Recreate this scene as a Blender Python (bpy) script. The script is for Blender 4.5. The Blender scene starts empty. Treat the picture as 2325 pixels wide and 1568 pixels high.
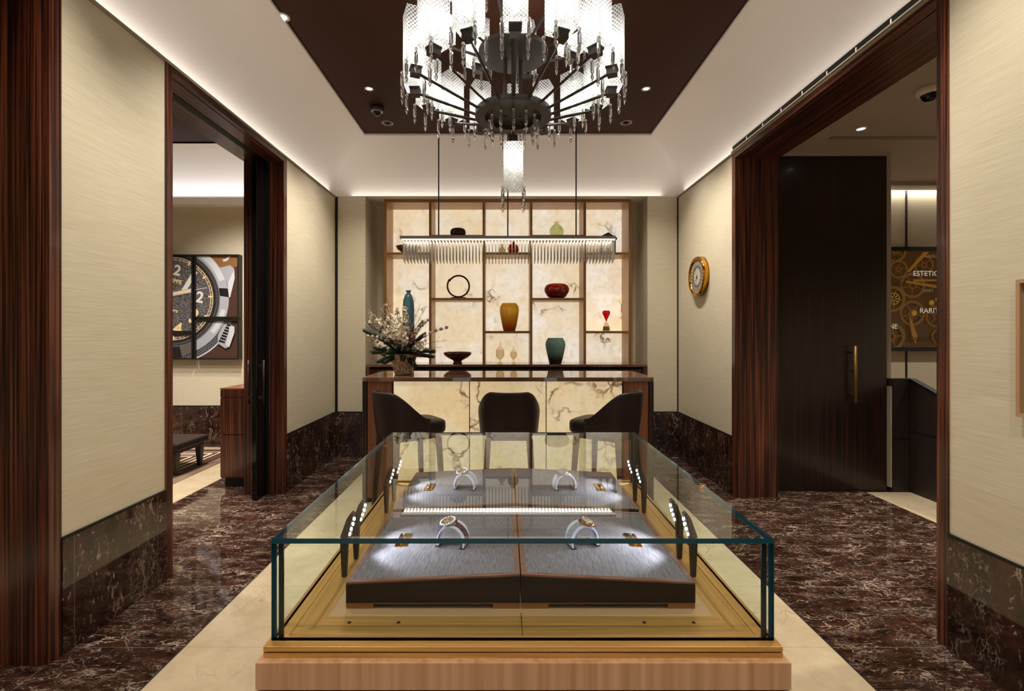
import bpy, math, random
from mathutils import Vector, Matrix, Euler
random.seed(7)
sc = bpy.context.scene
C = sc.collection
PI = math.pi
F, VX, VY, CH = 1090.0, 1146.0, 757.0, 1.5
def PX(x, Y): return (x - VX) * Y / F              # photo column -> metres at depth Y
def PZ(y, Y): return CH - (y - VY) * Y / F         # photo row -> height at depth Y
def lin(c): return tuple(((v/255.0)/12.92 if v/255.0 <= .04045 else ((v/255.0+.055)/1.055)**2.4) for v in c)

# ------------------------------------------------------------------ materials
def new_mat(name):
    m = bpy.data.materials.new(name); m.use_nodes = True
    n = m.node_tree.nodes; n.clear()
    out = n.new('ShaderNodeOutputMaterial')
    return m, n, m.node_tree.links, out
def pbr(name, col, rough=.5, metal=0., spec=.5, trans=0., ior=1.45, emis=None, es=0., coat=0., bump=None, sub=0.):
    m, n, l, out = new_mat(name)
    b = n.new('ShaderNodeBsdfPrincipled'); l.new(b.outputs[0], out.inputs[0])
    b.inputs['Base Color'].default_value = (*lin(col), 1)
    b.inputs['Roughness'].default_value = rough; b.inputs['Metallic'].default_value = metal
    b.inputs['Specular IOR Level'].default_value = spec
    b.inputs['Transmission Weight'].default_value = trans; b.inputs['IOR'].default_value = ior
    b.inputs['Coat Weight'].default_value = coat
    if emis is not None:
        b.inputs['Emission Color'].default_value = (*lin(emis), 1); b.inputs['Emission Strength'].default_value = es
    if bump:
        tc = n.new('ShaderNodeTexCoord'); mp = n.new('ShaderNodeMapping'); mp.inputs['Scale'].default_value = bump[0]
        nz = n.new('ShaderNodeTexNoise'); nz.inputs['Scale'].default_value = 1; nz.inputs['Detail'].default_value = 3
        bp = n.new('ShaderNodeBump'); bp.inputs['Strength'].default_value = bump[1]; bp.inputs['Distance'].default_value = bump[2]
        l.new(tc.outputs['Object'], mp.inputs[0]); l.new(mp.outputs[0], nz.inputs[0]); l.new(nz.outputs['Fac'], bp.inputs['Height'])
        l.new(bp.outputs[0], b.inputs['Normal'])
    return m
def ramp(n, stops):
    r = n.new('ShaderNodeValToRGB'); e = r.color_ramp.elements
    e[0].position, e[0].color = stops[0][0], (*lin(stops[0][1]), 1)
    e[1].position, e[1].color = stops[-1][0], (*lin(stops[-1][1]), 1)
    for p, c in stops[1:-1]:
        k = e.new(p); k.color = (*lin(c), 1)
    return r
def streaks(name, stops, scale, rough=.35, spec=.5, coat=0., metal=0., bump=.0, detail=4., dist=.0):
    """colour streaks drawn out along one axis: wood grain, woven cloth, brushed metal"""
    m, n, l, out = new_mat(name)
    b = n.new('ShaderNodeBsdfPrincipled'); l.new(b.outputs[0], out.inputs[0])
    tc = n.new('ShaderNodeTexCoord'); mp = n.new('ShaderNodeMapping'); mp.inputs['Scale'].default_value = scale
    nz = n.new('ShaderNodeTexNoise'); nz.inputs['Scale'].default_value = 1; nz.inputs['Detail'].default_value = detail
    nz.inputs['Roughness'].default_value = .46; nz.inputs['Distortion'].default_value = dist
    r = ramp(n, stops)
    l.new(tc.outputs['Object'], mp.inputs[0]); l.new(mp.outputs[0], nz.inputs[0]); l.new(nz.outputs['Fac'], r.inputs[0])
    l.new(r.outputs[0], b.inputs['Base Color'])
    b.inputs['Roughness'].default_value = rough; b.inputs['Metallic'].default_value = metal
    b.inputs['Specular IOR Level'].default_value = spec; b.inputs['Coat Weight'].default_value = coat
    b.inputs['Coat Roughness'].default_value = .12
    if bump:
        bp = n.new('ShaderNodeBump'); bp.inputs['Strength'].default_value = bump; bp.inputs['Distance'].default_value = .002
        l.new(nz.outputs['Fac'], bp.inputs['Height']); l.new(bp.outputs[0], b.inputs['Normal'])
    return m
def math_node(n, op, a=None, b=None):
    k = n.new('ShaderNodeMath'); k.operation = op
    if isinstance(a, (int, float)): k.inputs[0].default_value = a
    if isinstance(b, (int, float)): k.inputs[1].default_value = b
    return k
def mixc(n, l, fac, a, b, blend='MIX'):
    k = n.new('ShaderNodeMix'); k.data_type = 'RGBA'; k.blend_type = blend
    for s, v in ((0, fac), (6, a), (7, b)):
        if hasattr(v, 'default_value'): l.new(v, k.inputs[s])
        elif isinstance(v, (int, float)): k.inputs[s].default_value = v
        else: k.inputs[s].default_value = (*lin(v), 1)
    return k.outputs[2]
def marble(name, dark, mid, vein, scale=5., joints=None, rough=.06, stretch=(1, 1, 1), veinw=.05, jcol=(150, 130, 112), spec=.5, mask=(.42, .62), rot=0., flecks=None):
    m, n, l, out = new_mat(name)
    b = n.new('ShaderNodeBsdfPrincipled'); l.new(b.outputs[0], out.inputs[0])
    tc = n.new('ShaderNodeTexCoord'); mp = n.new('ShaderNodeMapping'); mp.inputs['Scale'].default_value = stretch; mp.inputs['Rotation'].default_value = (0, 0, rot)
    l.new(tc.outputs['Object'], mp.inputs[0])
    # per-tile shift so that the veins do not run across the joints
    src = mp.outputs[0]
    wob = n.new('ShaderNodeTexNoise'); wob.inputs['Scale'].default_value = scale*.9; wob.inputs['Detail'].default_value = 5
    l.new(src, wob.inputs[0])
    sub = n.new('ShaderNodeVectorMath'); sub.operation = 'MULTIPLY_ADD'; sub.inputs[1].default_value = (.35,)*3
    l.new(wob.outputs['Color'], sub.inputs[0]); l.new(src, sub.inputs[2])
    v1 = n.new('ShaderNodeTexVoronoi'); v1.feature = 'DISTANCE_TO_EDGE'; v1.inputs['Scale'].default_value = scale
    v2 = n.new('ShaderNodeTexVoronoi'); v2.feature = 'DISTANCE_TO_EDGE'; v2.inputs['Scale'].default_value = scale*3.1
    l.new(sub.outputs[0], v1.inputs[0]); l.new(sub.outputs[0], v2.inputs[0])
    r1 = n.new('ShaderNodeMapRange'); r1.inputs[1].default_value = 0; r1.inputs[2].default_value = veinw; r1.inputs[3].default_value = 1; r1.inputs[4].default_value = 0
    r2 = n.new('ShaderNodeMapRange'); r2.inputs[1].default_value = 0; r2.inputs[2].default_value = veinw*1.6; r2.inputs[3].default_value = 1; r2.inputs[4].default_value = 0
    l.new(v1.outputs[0], r1.inputs[0]); l.new(v2.outputs[0], r2.inputs[0])
    mk = n.new('ShaderNodeTexNoise'); mk.inputs['Scale'].default_value = scale*.55; mk.inputs['Detail'].default_value = 4; l.new(src, mk.inputs[0])
    mr = n.new('ShaderNodeMapRange'); mr.inputs[1].default_value = mask[0]; mr.inputs[2].default_value = mask[1]; l.new(mk.outputs['Fac'], mr.inputs[0])
    mr2 = n.new('ShaderNodeMapRange'); mr2.inputs[1].default_value = mask[0]+.06; mr2.inputs[2].default_value = mask[1]+.1; l.new(wob.outputs['Fac'], mr2.inputs[0])
    a1 = math_node(n, 'MULTIPLY'); l.new(r1.outputs[0], a1.inputs[0]); l.new(mr.outputs[0], a1.inputs[1])
    a2 = math_node(n, 'MULTIPLY'); l.new(r2.outputs[0], a2.inputs[0]); l.new(mr2.outputs[0], a2.inputs[1])
    mx = math_node(n, 'MAXIMUM'); l.new(a1.outputs[0], mx.inputs[0]); l.new(a2.outputs[0], mx.inputs[1])
    patch = n.new('ShaderNodeTexNoise'); patch.inputs['Scale'].default_value = scale*1.3; patch.inputs['Detail'].default_value = 7; patch.inputs['Roughness'].default_value = .7
    l.new(src, patch.inputs[0])
    rp = ramp(n, [(.35, dark), (.68, mid)]); l.new(patch.outputs['Fac'], rp.inputs[0])
    col = mixc(n, l, mx.outputs[0], rp.outputs[0], vein)
    if flecks:
        fm = n.new('ShaderNodeMapping'); fm.inputs['Scale'].default_value = flecks; l.new(tc.outputs['Object'], fm.inputs[0])
        fn = n.new('ShaderNodeTexNoise'); fn.inputs['Scale'].default_value = 1; fn.inputs['Detail'].default_value = 5; fn.inputs['Roughness'].default_value = .65; fn.inputs['Distortion'].default_value = .8; l.new(fm.outputs[0], fn.inputs[0])
        fr_ = n.new('ShaderNodeMapRange'); fr_.inputs[1].default_value = .60; fr_.inputs[2].default_value = .74; fr_.inputs[4].default_value = .9; l.new(fn.outputs['Fac'], fr_.inputs[0])
        col = mixc(n, l, fr_.outputs[0], col, vein)
    if joints:
        sx = n.new('ShaderNodeSeparateXYZ'); l.new(tc.outputs['Object'], sx.inputs[0])
        acc = None
        for ax, o, p in joints:
            s = math_node(n, 'SUBTRACT', None, o); l.new(sx.outputs[ax], s.inputs[0])
            d = math_node(n, 'DIVIDE', None, p); l.new(s.outputs[0], d.inputs[0])
            f = math_node(n, 'FRACT'); l.new(d.outputs[0], f.inputs[0])
            c = math_node(n, 'LESS_THAN', None, .0022/p); l.new(f.outputs[0], c.inputs[0])
            if acc is None: acc = c
            else:
                q = math_node(n, 'MAXIMUM'); l.new(acc.outputs[0], q.inputs[0]); l.new(c.outputs[0], q.inputs[1]); acc = q
        col = mixc(n, l, acc.outputs[0], col, jcol)
    l.new(col, b.inputs['Base Color'])
    b.inputs['Roughness'].default_value = rough; b.inputs['Specular IOR Level'].default_value = spec
    return m
def onyx(name, strength, pale=(250, 244, 232), warm=(246, 226, 190), vein=(112, 70, 24), veined=(.55, .68)):
    """back-lit onyx slab: the lamp behind it shines through the stone"""
    m, n, l, out = new_mat(name)
    b = n.new('ShaderNodeBsdfPrincipled'); l.new(b.outputs[0], out.inputs[0])
    tc = n.new('ShaderNodeTexCoord'); oi = n.new('ShaderNodeObjectInfo')
    mu = math_node(n, 'MULTIPLY', None, 37.); l.new(oi.outputs['Random'], mu.inputs[0])
    ad = n.new('ShaderNodeVectorMath'); ad.operation = 'ADD'; l.new(tc.outputs['Object'], ad.inputs[0]); l.new(mu.outputs[0], ad.inputs[1])
    n1 = n.new('ShaderNodeTexNoise'); n1.inputs['Scale'].default_value = 2.2; n1.inputs['Detail'].default_value = 3; l.new(ad.outputs[0], n1.inputs[0])
    n2 = n.new('ShaderNodeTexNoise'); n2.inputs['Scale'].default_value = 15; n2.inputs['Detail'].default_value = 9; n2.inputs['Roughness'].default_value = .72; n2.inputs['Distortion'].default_value = .6; l.new(ad.outputs[0], n2.inputs[0])
    ra = n.new('ShaderNodeMapRange'); ra.inputs[1].default_value = .32; ra.inputs[2].default_value = .60; l.new(n1.outputs['Fac'], ra.inputs[0])
    base = mixc(n, l, ra.outputs[0], pale, warm)
    rb = n.new('ShaderNodeMapRange'); rb.inputs[1].default_value = .44; rb.inputs[2].default_value = .74; rb.inputs[4].default_value = .85; l.new(n2.outputs['Fac'], rb.inputs[0])
    base = mixc(n, l, rb.outputs[0], base, (210, 188, 148))
    mad = n.new('ShaderNodeVectorMath'); mad.operation = 'MULTIPLY_ADD'; mad.inputs[1].default_value = (.42,)*3
    n4 = n.new('ShaderNodeTexNoise'); n4.inputs['Scale'].default_value = 5; n4.inputs['Detail'].default_value = 3.5; l.new(ad.outputs[0], n4.inputs[0])
    l.new(n4.outputs['Color'], mad.inputs[0]); l.new(ad.outputs[0], mad.inputs[2])
    v = n.new('ShaderNodeTexVoronoi'); v.feature = 'DISTANCE_TO_EDGE'; v.inputs['Scale'].default_value = 2.6; l.new(mad.outputs[0], v.inputs[0])
    rv = n.new('ShaderNodeMapRange'); rv.inputs[2].default_value = .07; rv.inputs[3].default_value = 1; rv.inputs[4].default_value = 0; l.new(v.outputs[0], rv.inputs[0])
    n3 = n.new('ShaderNodeTexNoise'); n3.inputs['Scale'].default_value = 2.6; n3.inputs['Detail'].default_value = 2
    a3 = n.new('ShaderNodeVectorMath'); a3.operation = 'ADD'; a3.inputs[1].default_value = (9.3, 4.1, 2.2); l.new(ad.outputs[0], a3.inputs[0]); l.new(a3.outputs[0], n3.inputs[0])
    rm = n.new('ShaderNodeMapRange'); rm.inputs[1].default_value = veined[0]; rm.inputs[2].default_value = veined[1]; l.new(n3.outputs['Fac'], rm.inputs[0])
    pw = math_node(n, 'POWER', None, 1.6); l.new(rv.outputs[0], pw.inputs[0])
    f = math_node(n, 'MULTIPLY'); l.new(pw.outputs[0], f.inputs[0]); l.new(rm.outputs[0], f.inputs[1])
    col = mixc(n, l, f.outputs[0], base, vein)
    l.new(col, b.inputs['Base Color']); l.new(col, b.inputs['Emission Color']); b.inputs['Emission Strength'].default_value = strength
    b.inputs['Roughness'].default_value = .18
    return m
def clear_glass(name, tint, ior=1.5, rough=0.):
    m, n, l, out = new_mat(name)
    t = n.new('ShaderNodeBsdfTransparent'); t.inputs[0].default_value = (*lin(tint), 1)
    g = n.new('ShaderNodeBsdfGlossy'); g.inputs['Roughness'].default_value = rough
    fr = n.new('ShaderNodeFresnel'); fr.inputs[0].default_value = ior
    ge = n.new('ShaderNodeNewGeometry'); iv = math_node(n, 'SUBTRACT', 1., None); l.new(ge.outputs['Backfacing'], iv.inputs[1]); mu = math_node(n, 'MULTIPLY'); l.new(fr.outputs[0], mu.inputs[0]); l.new(iv.outputs[0], mu.inputs[1])
    mx = n.new('ShaderNodeMixShader'); l.new(mu.outputs[0], mx.inputs[0]); l.new(t.outputs[0], mx.inputs[1]); l.new(g.outputs[0], mx.inputs[2]); l.new(mx.outputs[0], out.inputs[0])
    return m
def pass_through(name, tint):
    m, n, l, out = new_mat(name)
    t = n.new('ShaderNodeBsdfTransparent'); t.inputs[0].default_value = (*lin(tint), 1); l.new(t.outputs[0], out.inputs[0])
    return m
def emit(name, col, s):
    m, n, l, out = new_mat(name)
    e = n.new('ShaderNodeEmission'); e.inputs[0].default_value = (*lin(col), 1); e.inputs[1].default_value = s; l.new(e.outputs[0], out.inputs[0])
    return m
def cut_crystal(name):
    """diamond-cut lamp glass: frosted ridges that scatter the lamp, clear facets between"""
    m, n, l, out = new_mat(name)
    uv = n.new('ShaderNodeUVMap'); uv.uv_map = 'cut'
    sx = n.new('ShaderNodeSeparateXYZ'); l.new(uv.outputs[0], sx.inputs[0])
    acc = None
    for op in ('ADD', 'SUBTRACT'):
        a = math_node(n, op); l.new(sx.outputs[0], a.inputs[0]); l.new(sx.outputs[1], a.inputs[1])
        f = math_node(n, 'FRACT'); l.new(a.outputs[0], f.inputs[0])
        p = math_node(n, 'PINGPONG', None, .5); l.new(f.outputs[0], p.inputs[0])
        if acc is None: acc = p
        else:
            q = math_node(n, 'MINIMUM'); l.new(acc.outputs[0], q.inputs[0]); l.new(p.outputs[0], q.inputs[1]); acc = q
    r = n.new('ShaderNodeMapRange'); r.inputs[1].default_value = .10; r.inputs[2].default_value = .24; r.inputs[3].default_value = .95; r.inputs[4].default_value = .25
    l.new(acc.outputs[0], r.inputs[0])
    tr = n.new('ShaderNodeBsdfTranslucent'); tr.inputs[0].default_value = (.9, .9, .9, 1)
    df = n.new('ShaderNodeBsdfDiffuse'); df.inputs[0].default_value = (.85, .85, .85, 1)
    m1 = n.new('ShaderNodeMixShader'); m1.inputs[0].default_value = .2; l.new(tr.outputs[0], m1.inputs[1]); l.new(df.outputs[0], m1.inputs[2])
    tp = n.new('ShaderNodeBsdfTransparent'); tp.inputs[0].default_value = (.9, .9, .9, 1)
    gl = n.new('ShaderNodeBsdfGlossy'); gl.inputs['Roughness'].default_value = .15
    fr = n.new('ShaderNodeFresnel'); fr.inputs[0].default_value = 1.5
    m2 = n.new('ShaderNodeMixShader'); l.new(fr.outputs[0], m2.inputs[0]); l.new(tp.outputs[0], m2.inputs[1]); l.new(gl.outputs[0], m2.inputs[2])
    m3 = n.new('ShaderNodeMixShader'); l.new(r.outputs[0], m3.inputs[0]); l.new(m2.outputs[0], m3.inputs[1]); l.new(m1.outputs[0], m3.inputs[2])
    l.new(m3.outputs[0], out.inputs[0])
    return m
def bubbled(name):
    """blade of bubbled acrylic crystal"""
    m, n, l, out = new_mat(name)
    tc = n.new('ShaderNodeTexCoord'); nz = n.new('ShaderNodeTexNoise'); nz.inputs['Scale'].default_value = 140; nz.inputs['Detail'].default_value = 2
    l.new(tc.outputs['Object'], nz.inputs[0])
    r = ramp(n, [(.36, (150, 140, 128)), (.62, (236, 230, 220))]); l.new(nz.outputs['Fac'], r.inputs[0])
    d = n.new('ShaderNodeBsdfDiffuse'); t = n.new('ShaderNodeBsdfTranslucent'); l.new(r.outputs[0], d.inputs[0]); l.new(r.outputs[0], t.inputs[0])
    a = n.new('ShaderNodeMixShader'); a.inputs[0].default_value = .7; l.new(d.outputs[0], a.inputs[1]); l.new(t.outputs[0], a.inputs[2])
    tp = n.new('ShaderNodeBsdfTransparent'); tp.inputs[0].default_value = (.93, .92, .9, 1)
    g = n.new('ShaderNodeBsdfGlossy'); g.inputs['Roughness'].default_value = .1
    b = n.new('ShaderNodeMixShader'); b.inputs[0].default_value = .32; l.new(a.outputs[0], b.inputs[1]); l.new(tp.outputs[0], b.inputs[2])
    c = n.new('ShaderNodeMixShader'); c.inputs[0].default_value = .05; l.new(b.outputs[0], c.inputs[1]); l.new(g.outputs[0], c.inputs[2])
    l.new(c.outputs[0], out.inputs[0])
    return m
def tinted(name, c0, c1, z0, z1, body=.55, see=(250, 220, 160)):
    """coloured glass: part clear, part scattering, deeper in colour towards its foot"""
    m, n, l, out = new_mat(name)
    tc = n.new('ShaderNodeTexCoord'); sp = n.new('ShaderNodeSeparateXYZ'); l.new(tc.outputs['Object'], sp.inputs[0])
    mr = n.new('ShaderNodeMapRange'); mr.inputs[1].default_value = z0; mr.inputs[2].default_value = z1; l.new(sp.outputs[2], mr.inputs[0])
    col = mixc(n, l, mr.outputs[0], c0, c1)
    tr = n.new('ShaderNodeBsdfTranslucent'); df = n.new('ShaderNodeBsdfDiffuse'); tp = n.new('ShaderNodeBsdfTransparent')
    for k in (tr, df, tp): l.new(col, k.inputs[0])
    a = n.new('ShaderNodeMixShader'); a.inputs[0].default_value = .25; l.new(tr.outputs[0], a.inputs[1]); l.new(df.outputs[0], a.inputs[2])
    b = n.new('ShaderNodeMixShader'); b.inputs[0].default_value = body; l.new(tp.outputs[0], b.inputs[1]); l.new(a.outputs[0], b.inputs[2])
    g = n.new('ShaderNodeBsdfGlossy'); g.inputs['Roughness'].default_value = .03; fr = n.new('ShaderNodeFresnel'); fr.inputs[0].default_value = 1.7
    ge = n.new('ShaderNodeNewGeometry'); iv = math_node(n, 'SUBTRACT', 1., None); l.new(ge.outputs['Backfacing'], iv.inputs[1]); mu = math_node(n, 'MULTIPLY'); l.new(fr.outputs[0], mu.inputs[0]); l.new(iv.outputs[0], mu.inputs[1])
    c = n.new('ShaderNodeMixShader'); l.new(mu.outputs[0], c.inputs[0]); l.new(b.outputs[0], c.inputs[1]); l.new(g.outputs[0], c.inputs[2]); l.new(c.outputs[0], out.inputs[0])
    return m
def cut_drop(name):
    m, n, l, out = new_mat(name)
    b = n.new('ShaderNodeBsdfPrincipled'); b.inputs['Base Color'].default_value = (1, 1, 1, 1); b.inputs['Roughness'].default_value = .02; b.inputs['Transmission Weight'].default_value = 1; b.inputs['IOR'].default_value = 1.5
    t = n.new('ShaderNodeBsdfTranslucent'); t.inputs[0].default_value = (.95, .95, .96, 1); d = n.new('ShaderNodeBsdfDiffuse'); d.inputs[0].default_value = (.95, .95, .96, 1)
    a = n.new('ShaderNodeMixShader'); l.new(t.outputs[0], a.inputs[1]); l.new(d.outputs[0], a.inputs[2])
    c = n.new('ShaderNodeMixShader'); c.inputs[0].default_value = .18; l.new(b.outputs[0], c.inputs[1]); l.new(a.outputs[0], c.inputs[2]); l.new(c.outputs[0], out.inputs[0])
    return m
def speckle(name, c1, c2, sc_):
    m, n, l, out = new_mat(name)
    b = n.new('ShaderNodeBsdfPrincipled'); l.new(b.outputs[0], out.inputs[0])
    tc = n.new('ShaderNodeTexCoord'); nz = n.new('ShaderNodeTexNoise'); nz.inputs['Scale'].default_value = sc_; nz.inputs['Detail'].default_value = 3
    l.new(tc.outputs['Object'], nz.inputs[0]); r = ramp(n, [(.42, c1), (.66, c2)]); l.new(nz.outputs['Fac'], r.inputs[0]); l.new(r.outputs[0], b.inputs['Base Color'])
    b.inputs['Roughness'].default_value = .5
    return m

WOOD_STOPS = [(.34, (22, 9, 5)), (.46, (56, 25, 15)), (.56, (92, 45, 27)), (.70, (122, 66, 42))]
M = {}
M['paper'] = streaks('wallpaper', [(.3, (202, 190, 164)), (.7, (216, 206, 182))], (6, 6, 260), rough=.38, spec=.45, bump=.12, detail=2)
M['white'] = pbr('white_plaster', (240, 233, 226), .7, spec=.2)
M['cream_trim'] = pbr('cornice_paint', (150, 136, 116), .6)
M['brown_ceiling'] = pbr('brown_ceiling_paint', (60, 32, 18), .6, spec=.15)
M['wood_v'] = streaks('macassar_wood_upright', WOOD_STOPS, (100, 100, 1.1), rough=.3, coat=.25)
M['wood_y'] = streaks('macassar_wood_lengthwise', WOOD_STOPS, (100, 1.1, 100), rough=.3, coat=.25)
M['wood_x'] = streaks('macassar_wood_across', WOOD_STOPS, (1.1, 70, 70), rough=.3, coat=.25)
M['wood_dark'] = streaks('dark_macassar_door', [(.32, (12, 5, 3)), (.5, (26, 11, 7)), (.7, (54, 24, 15))], (80, 80, .9), rough=.32, coat=.2)
M['walnut'] = streaks('walnut_veneer', [(.3, (92, 52, 34)), (.5, (122, 72, 48)), (.7, (138, 84, 56))], (90, 90, 1.5), rough=.35, coat=.15)
M['black'] = pbr('black_reveal', (10, 8, 7), .6)
M['black_glossy'] = pbr('smoked_black_glass', (12, 11, 11), .06)
ROWS = [(1, .089, .5515)]
EMP = dict(dark=(20, 12, 9), mid=(72, 45, 34), vein=(198, 176, 158), jcol=(128, 108, 94))
M['dado'] = marble('dark_emperador_dado', joints=ROWS, rough=.05, stretch=(1, 1, .6), rot=.3, scale=6.5, veinw=.035, mask=(.48, .72), flecks=(40, 40, 22), **EMP)
M['dado_back'] = marble('dark_emperador_dado_back', joints=[(0, -1.52, .55)], rough=.05, stretch=(1, 1, .6), scale=6.5, veinw=.035, mask=(.48, .72), flecks=(40, 40, 22), **EMP)
FL = dict(rough=.055, stretch=(.7, 1.5, 1), scale=9., veinw=.05, mask=(.44, .70), flecks=(26, 74, 26), **EMP)
M['floor'] = marble('dark_emperador_floor', joints=ROWS + [(0, -2.075, 4.195)], **FL)
M['floor_right'] = marble('dark_emperador_floor_right', joints=ROWS + [(0, 2.53, .55)], **FL)
M['floor_left'] = marble('dark_emperador_floor_left', joints=ROWS + [(0, -2.434, .55)], **FL)
M['cream'] = marble('cream_marble', (184, 164, 134), (202, 184, 154), (142, 110, 72), 3.4, joints=ROWS, rough=.08, veinw=.010, jcol=(160, 138, 104), mask=(.5, .64))
M['taupe'] = streaks('taupe_stone', [(.3, (120, 98, 80)), (.7, (146, 124, 104))], (30, 4, 4), rough=.3)
M['bar_stone'] = marble('brown_bar_stone', (98, 68, 52), (126, 92, 72), (180, 150, 122), 1.6, rough=.03, veinw=.012, mask=(.55, .65), spec=.9)
M['onyx'] = onyx('backlit_onyx', .64)
M['onyx_bar'] = onyx('backlit_onyx_bar', .47, pale=(246, 230, 196), warm=(240, 214, 164), veined=(.5, .62))
M['bronze'] = pbr('brushed_bronze', (140, 98, 54), .4, metal=.5)
M['bronze_panel'] = pbr('satin_bronze_panel', (192, 154, 116), .42, metal=.3)
M['gunmetal'] = pbr('dark_bronze_metal', (54, 45, 40), .42, metal=.35)
M['gold'] = streaks('brushed_gold', [(.3, (190, 140, 74)), (.7, (216, 168, 98))], (4, 160, 160), rough=.36, metal=.55)
M['gold_y'] = streaks('brushed_gold_lengthwise', [(.3, (190, 140, 74)), (.7, (216, 168, 98))], (160, 4, 160), rough=.36, metal=.55)
M['bar_metal'] = pbr('taupe_bronze_bar', (132, 112, 104), .5, metal=.1)
M['polished_gold'] = pbr('polished_gold', (214, 150, 44), .12, metal=1.)
M['chrome'] = pbr('chrome', (220, 220, 224), .1, metal=1.)
M['maple'] = streaks('pale_maple', [(.3, (160, 116, 80)), (.5, (180, 136, 98)), (.7, (194, 150, 112))], (60, 60, 1.2), rough=.45)
M['glass'] = clear_glass('showcase_glass', (244, 250, 247), 1.62)
M['glass_side'] = clear_glass('coated_side_glass', (246, 251, 249), 1.24)
M['glass_in'] = pass_through('showcase_glass_inner_face', (252, 254, 253))
M['glass_edge'] = pbr('teal_glass_edge', (18, 62, 74), .15)
M['seal'] = pbr('dark_glass_seal', (14, 30, 34), .2)
M['leather'] = pbr('dark_brown_leather', (38, 26, 24), .45, spec=.3, bump=((220, 220, 220), .15, .001))
M['leg_wood'] = pbr('espresso_wood', (30, 19, 14), .35)
M['crystal'] = cut_drop('cut_crystal_drop')
M['lamp_glass'] = cut_crystal('diamond_cut_lamp_glass')
M['bulb'] = emit('lit_bulb', (255, 250, 240), 22)
M['led'] = emit('led_strip', (255, 246, 228), 1.6)
M['led_cool'] = emit('cool_led', (220, 236, 255), 14)
M['down_lens'] = emit('downlight_lens', (235, 240, 255), 5)
M['blade'] = bubbled('bubbled_crystal_blade')
M['felt'] = streaks('grey_woven_cloth', [(.3, (84, 77, 82)), (.5, (106, 98, 104)), (.7, (128, 119, 125))], (700, 40, 40), rough=.75, detail=2)
M['rim_wood'] = streaks('reddish_rosewood', [(.3, (96, 58, 42)), (.7, (132, 86, 64))], (20, 200, 200), rough=.4)
M['box_wood'] = streaks('dark_box_wood', [(.3, (16, 8, 5)), (.7, (36, 19, 13))], (2, 90, 90), rough=.45, spec=.25)
M['acrylic'] = pbr('frosted_white_acrylic', (210, 207, 226), .25)
M['steel'] = pbr('brushed_steel', (168, 168, 172), .28, metal=1.)

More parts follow.
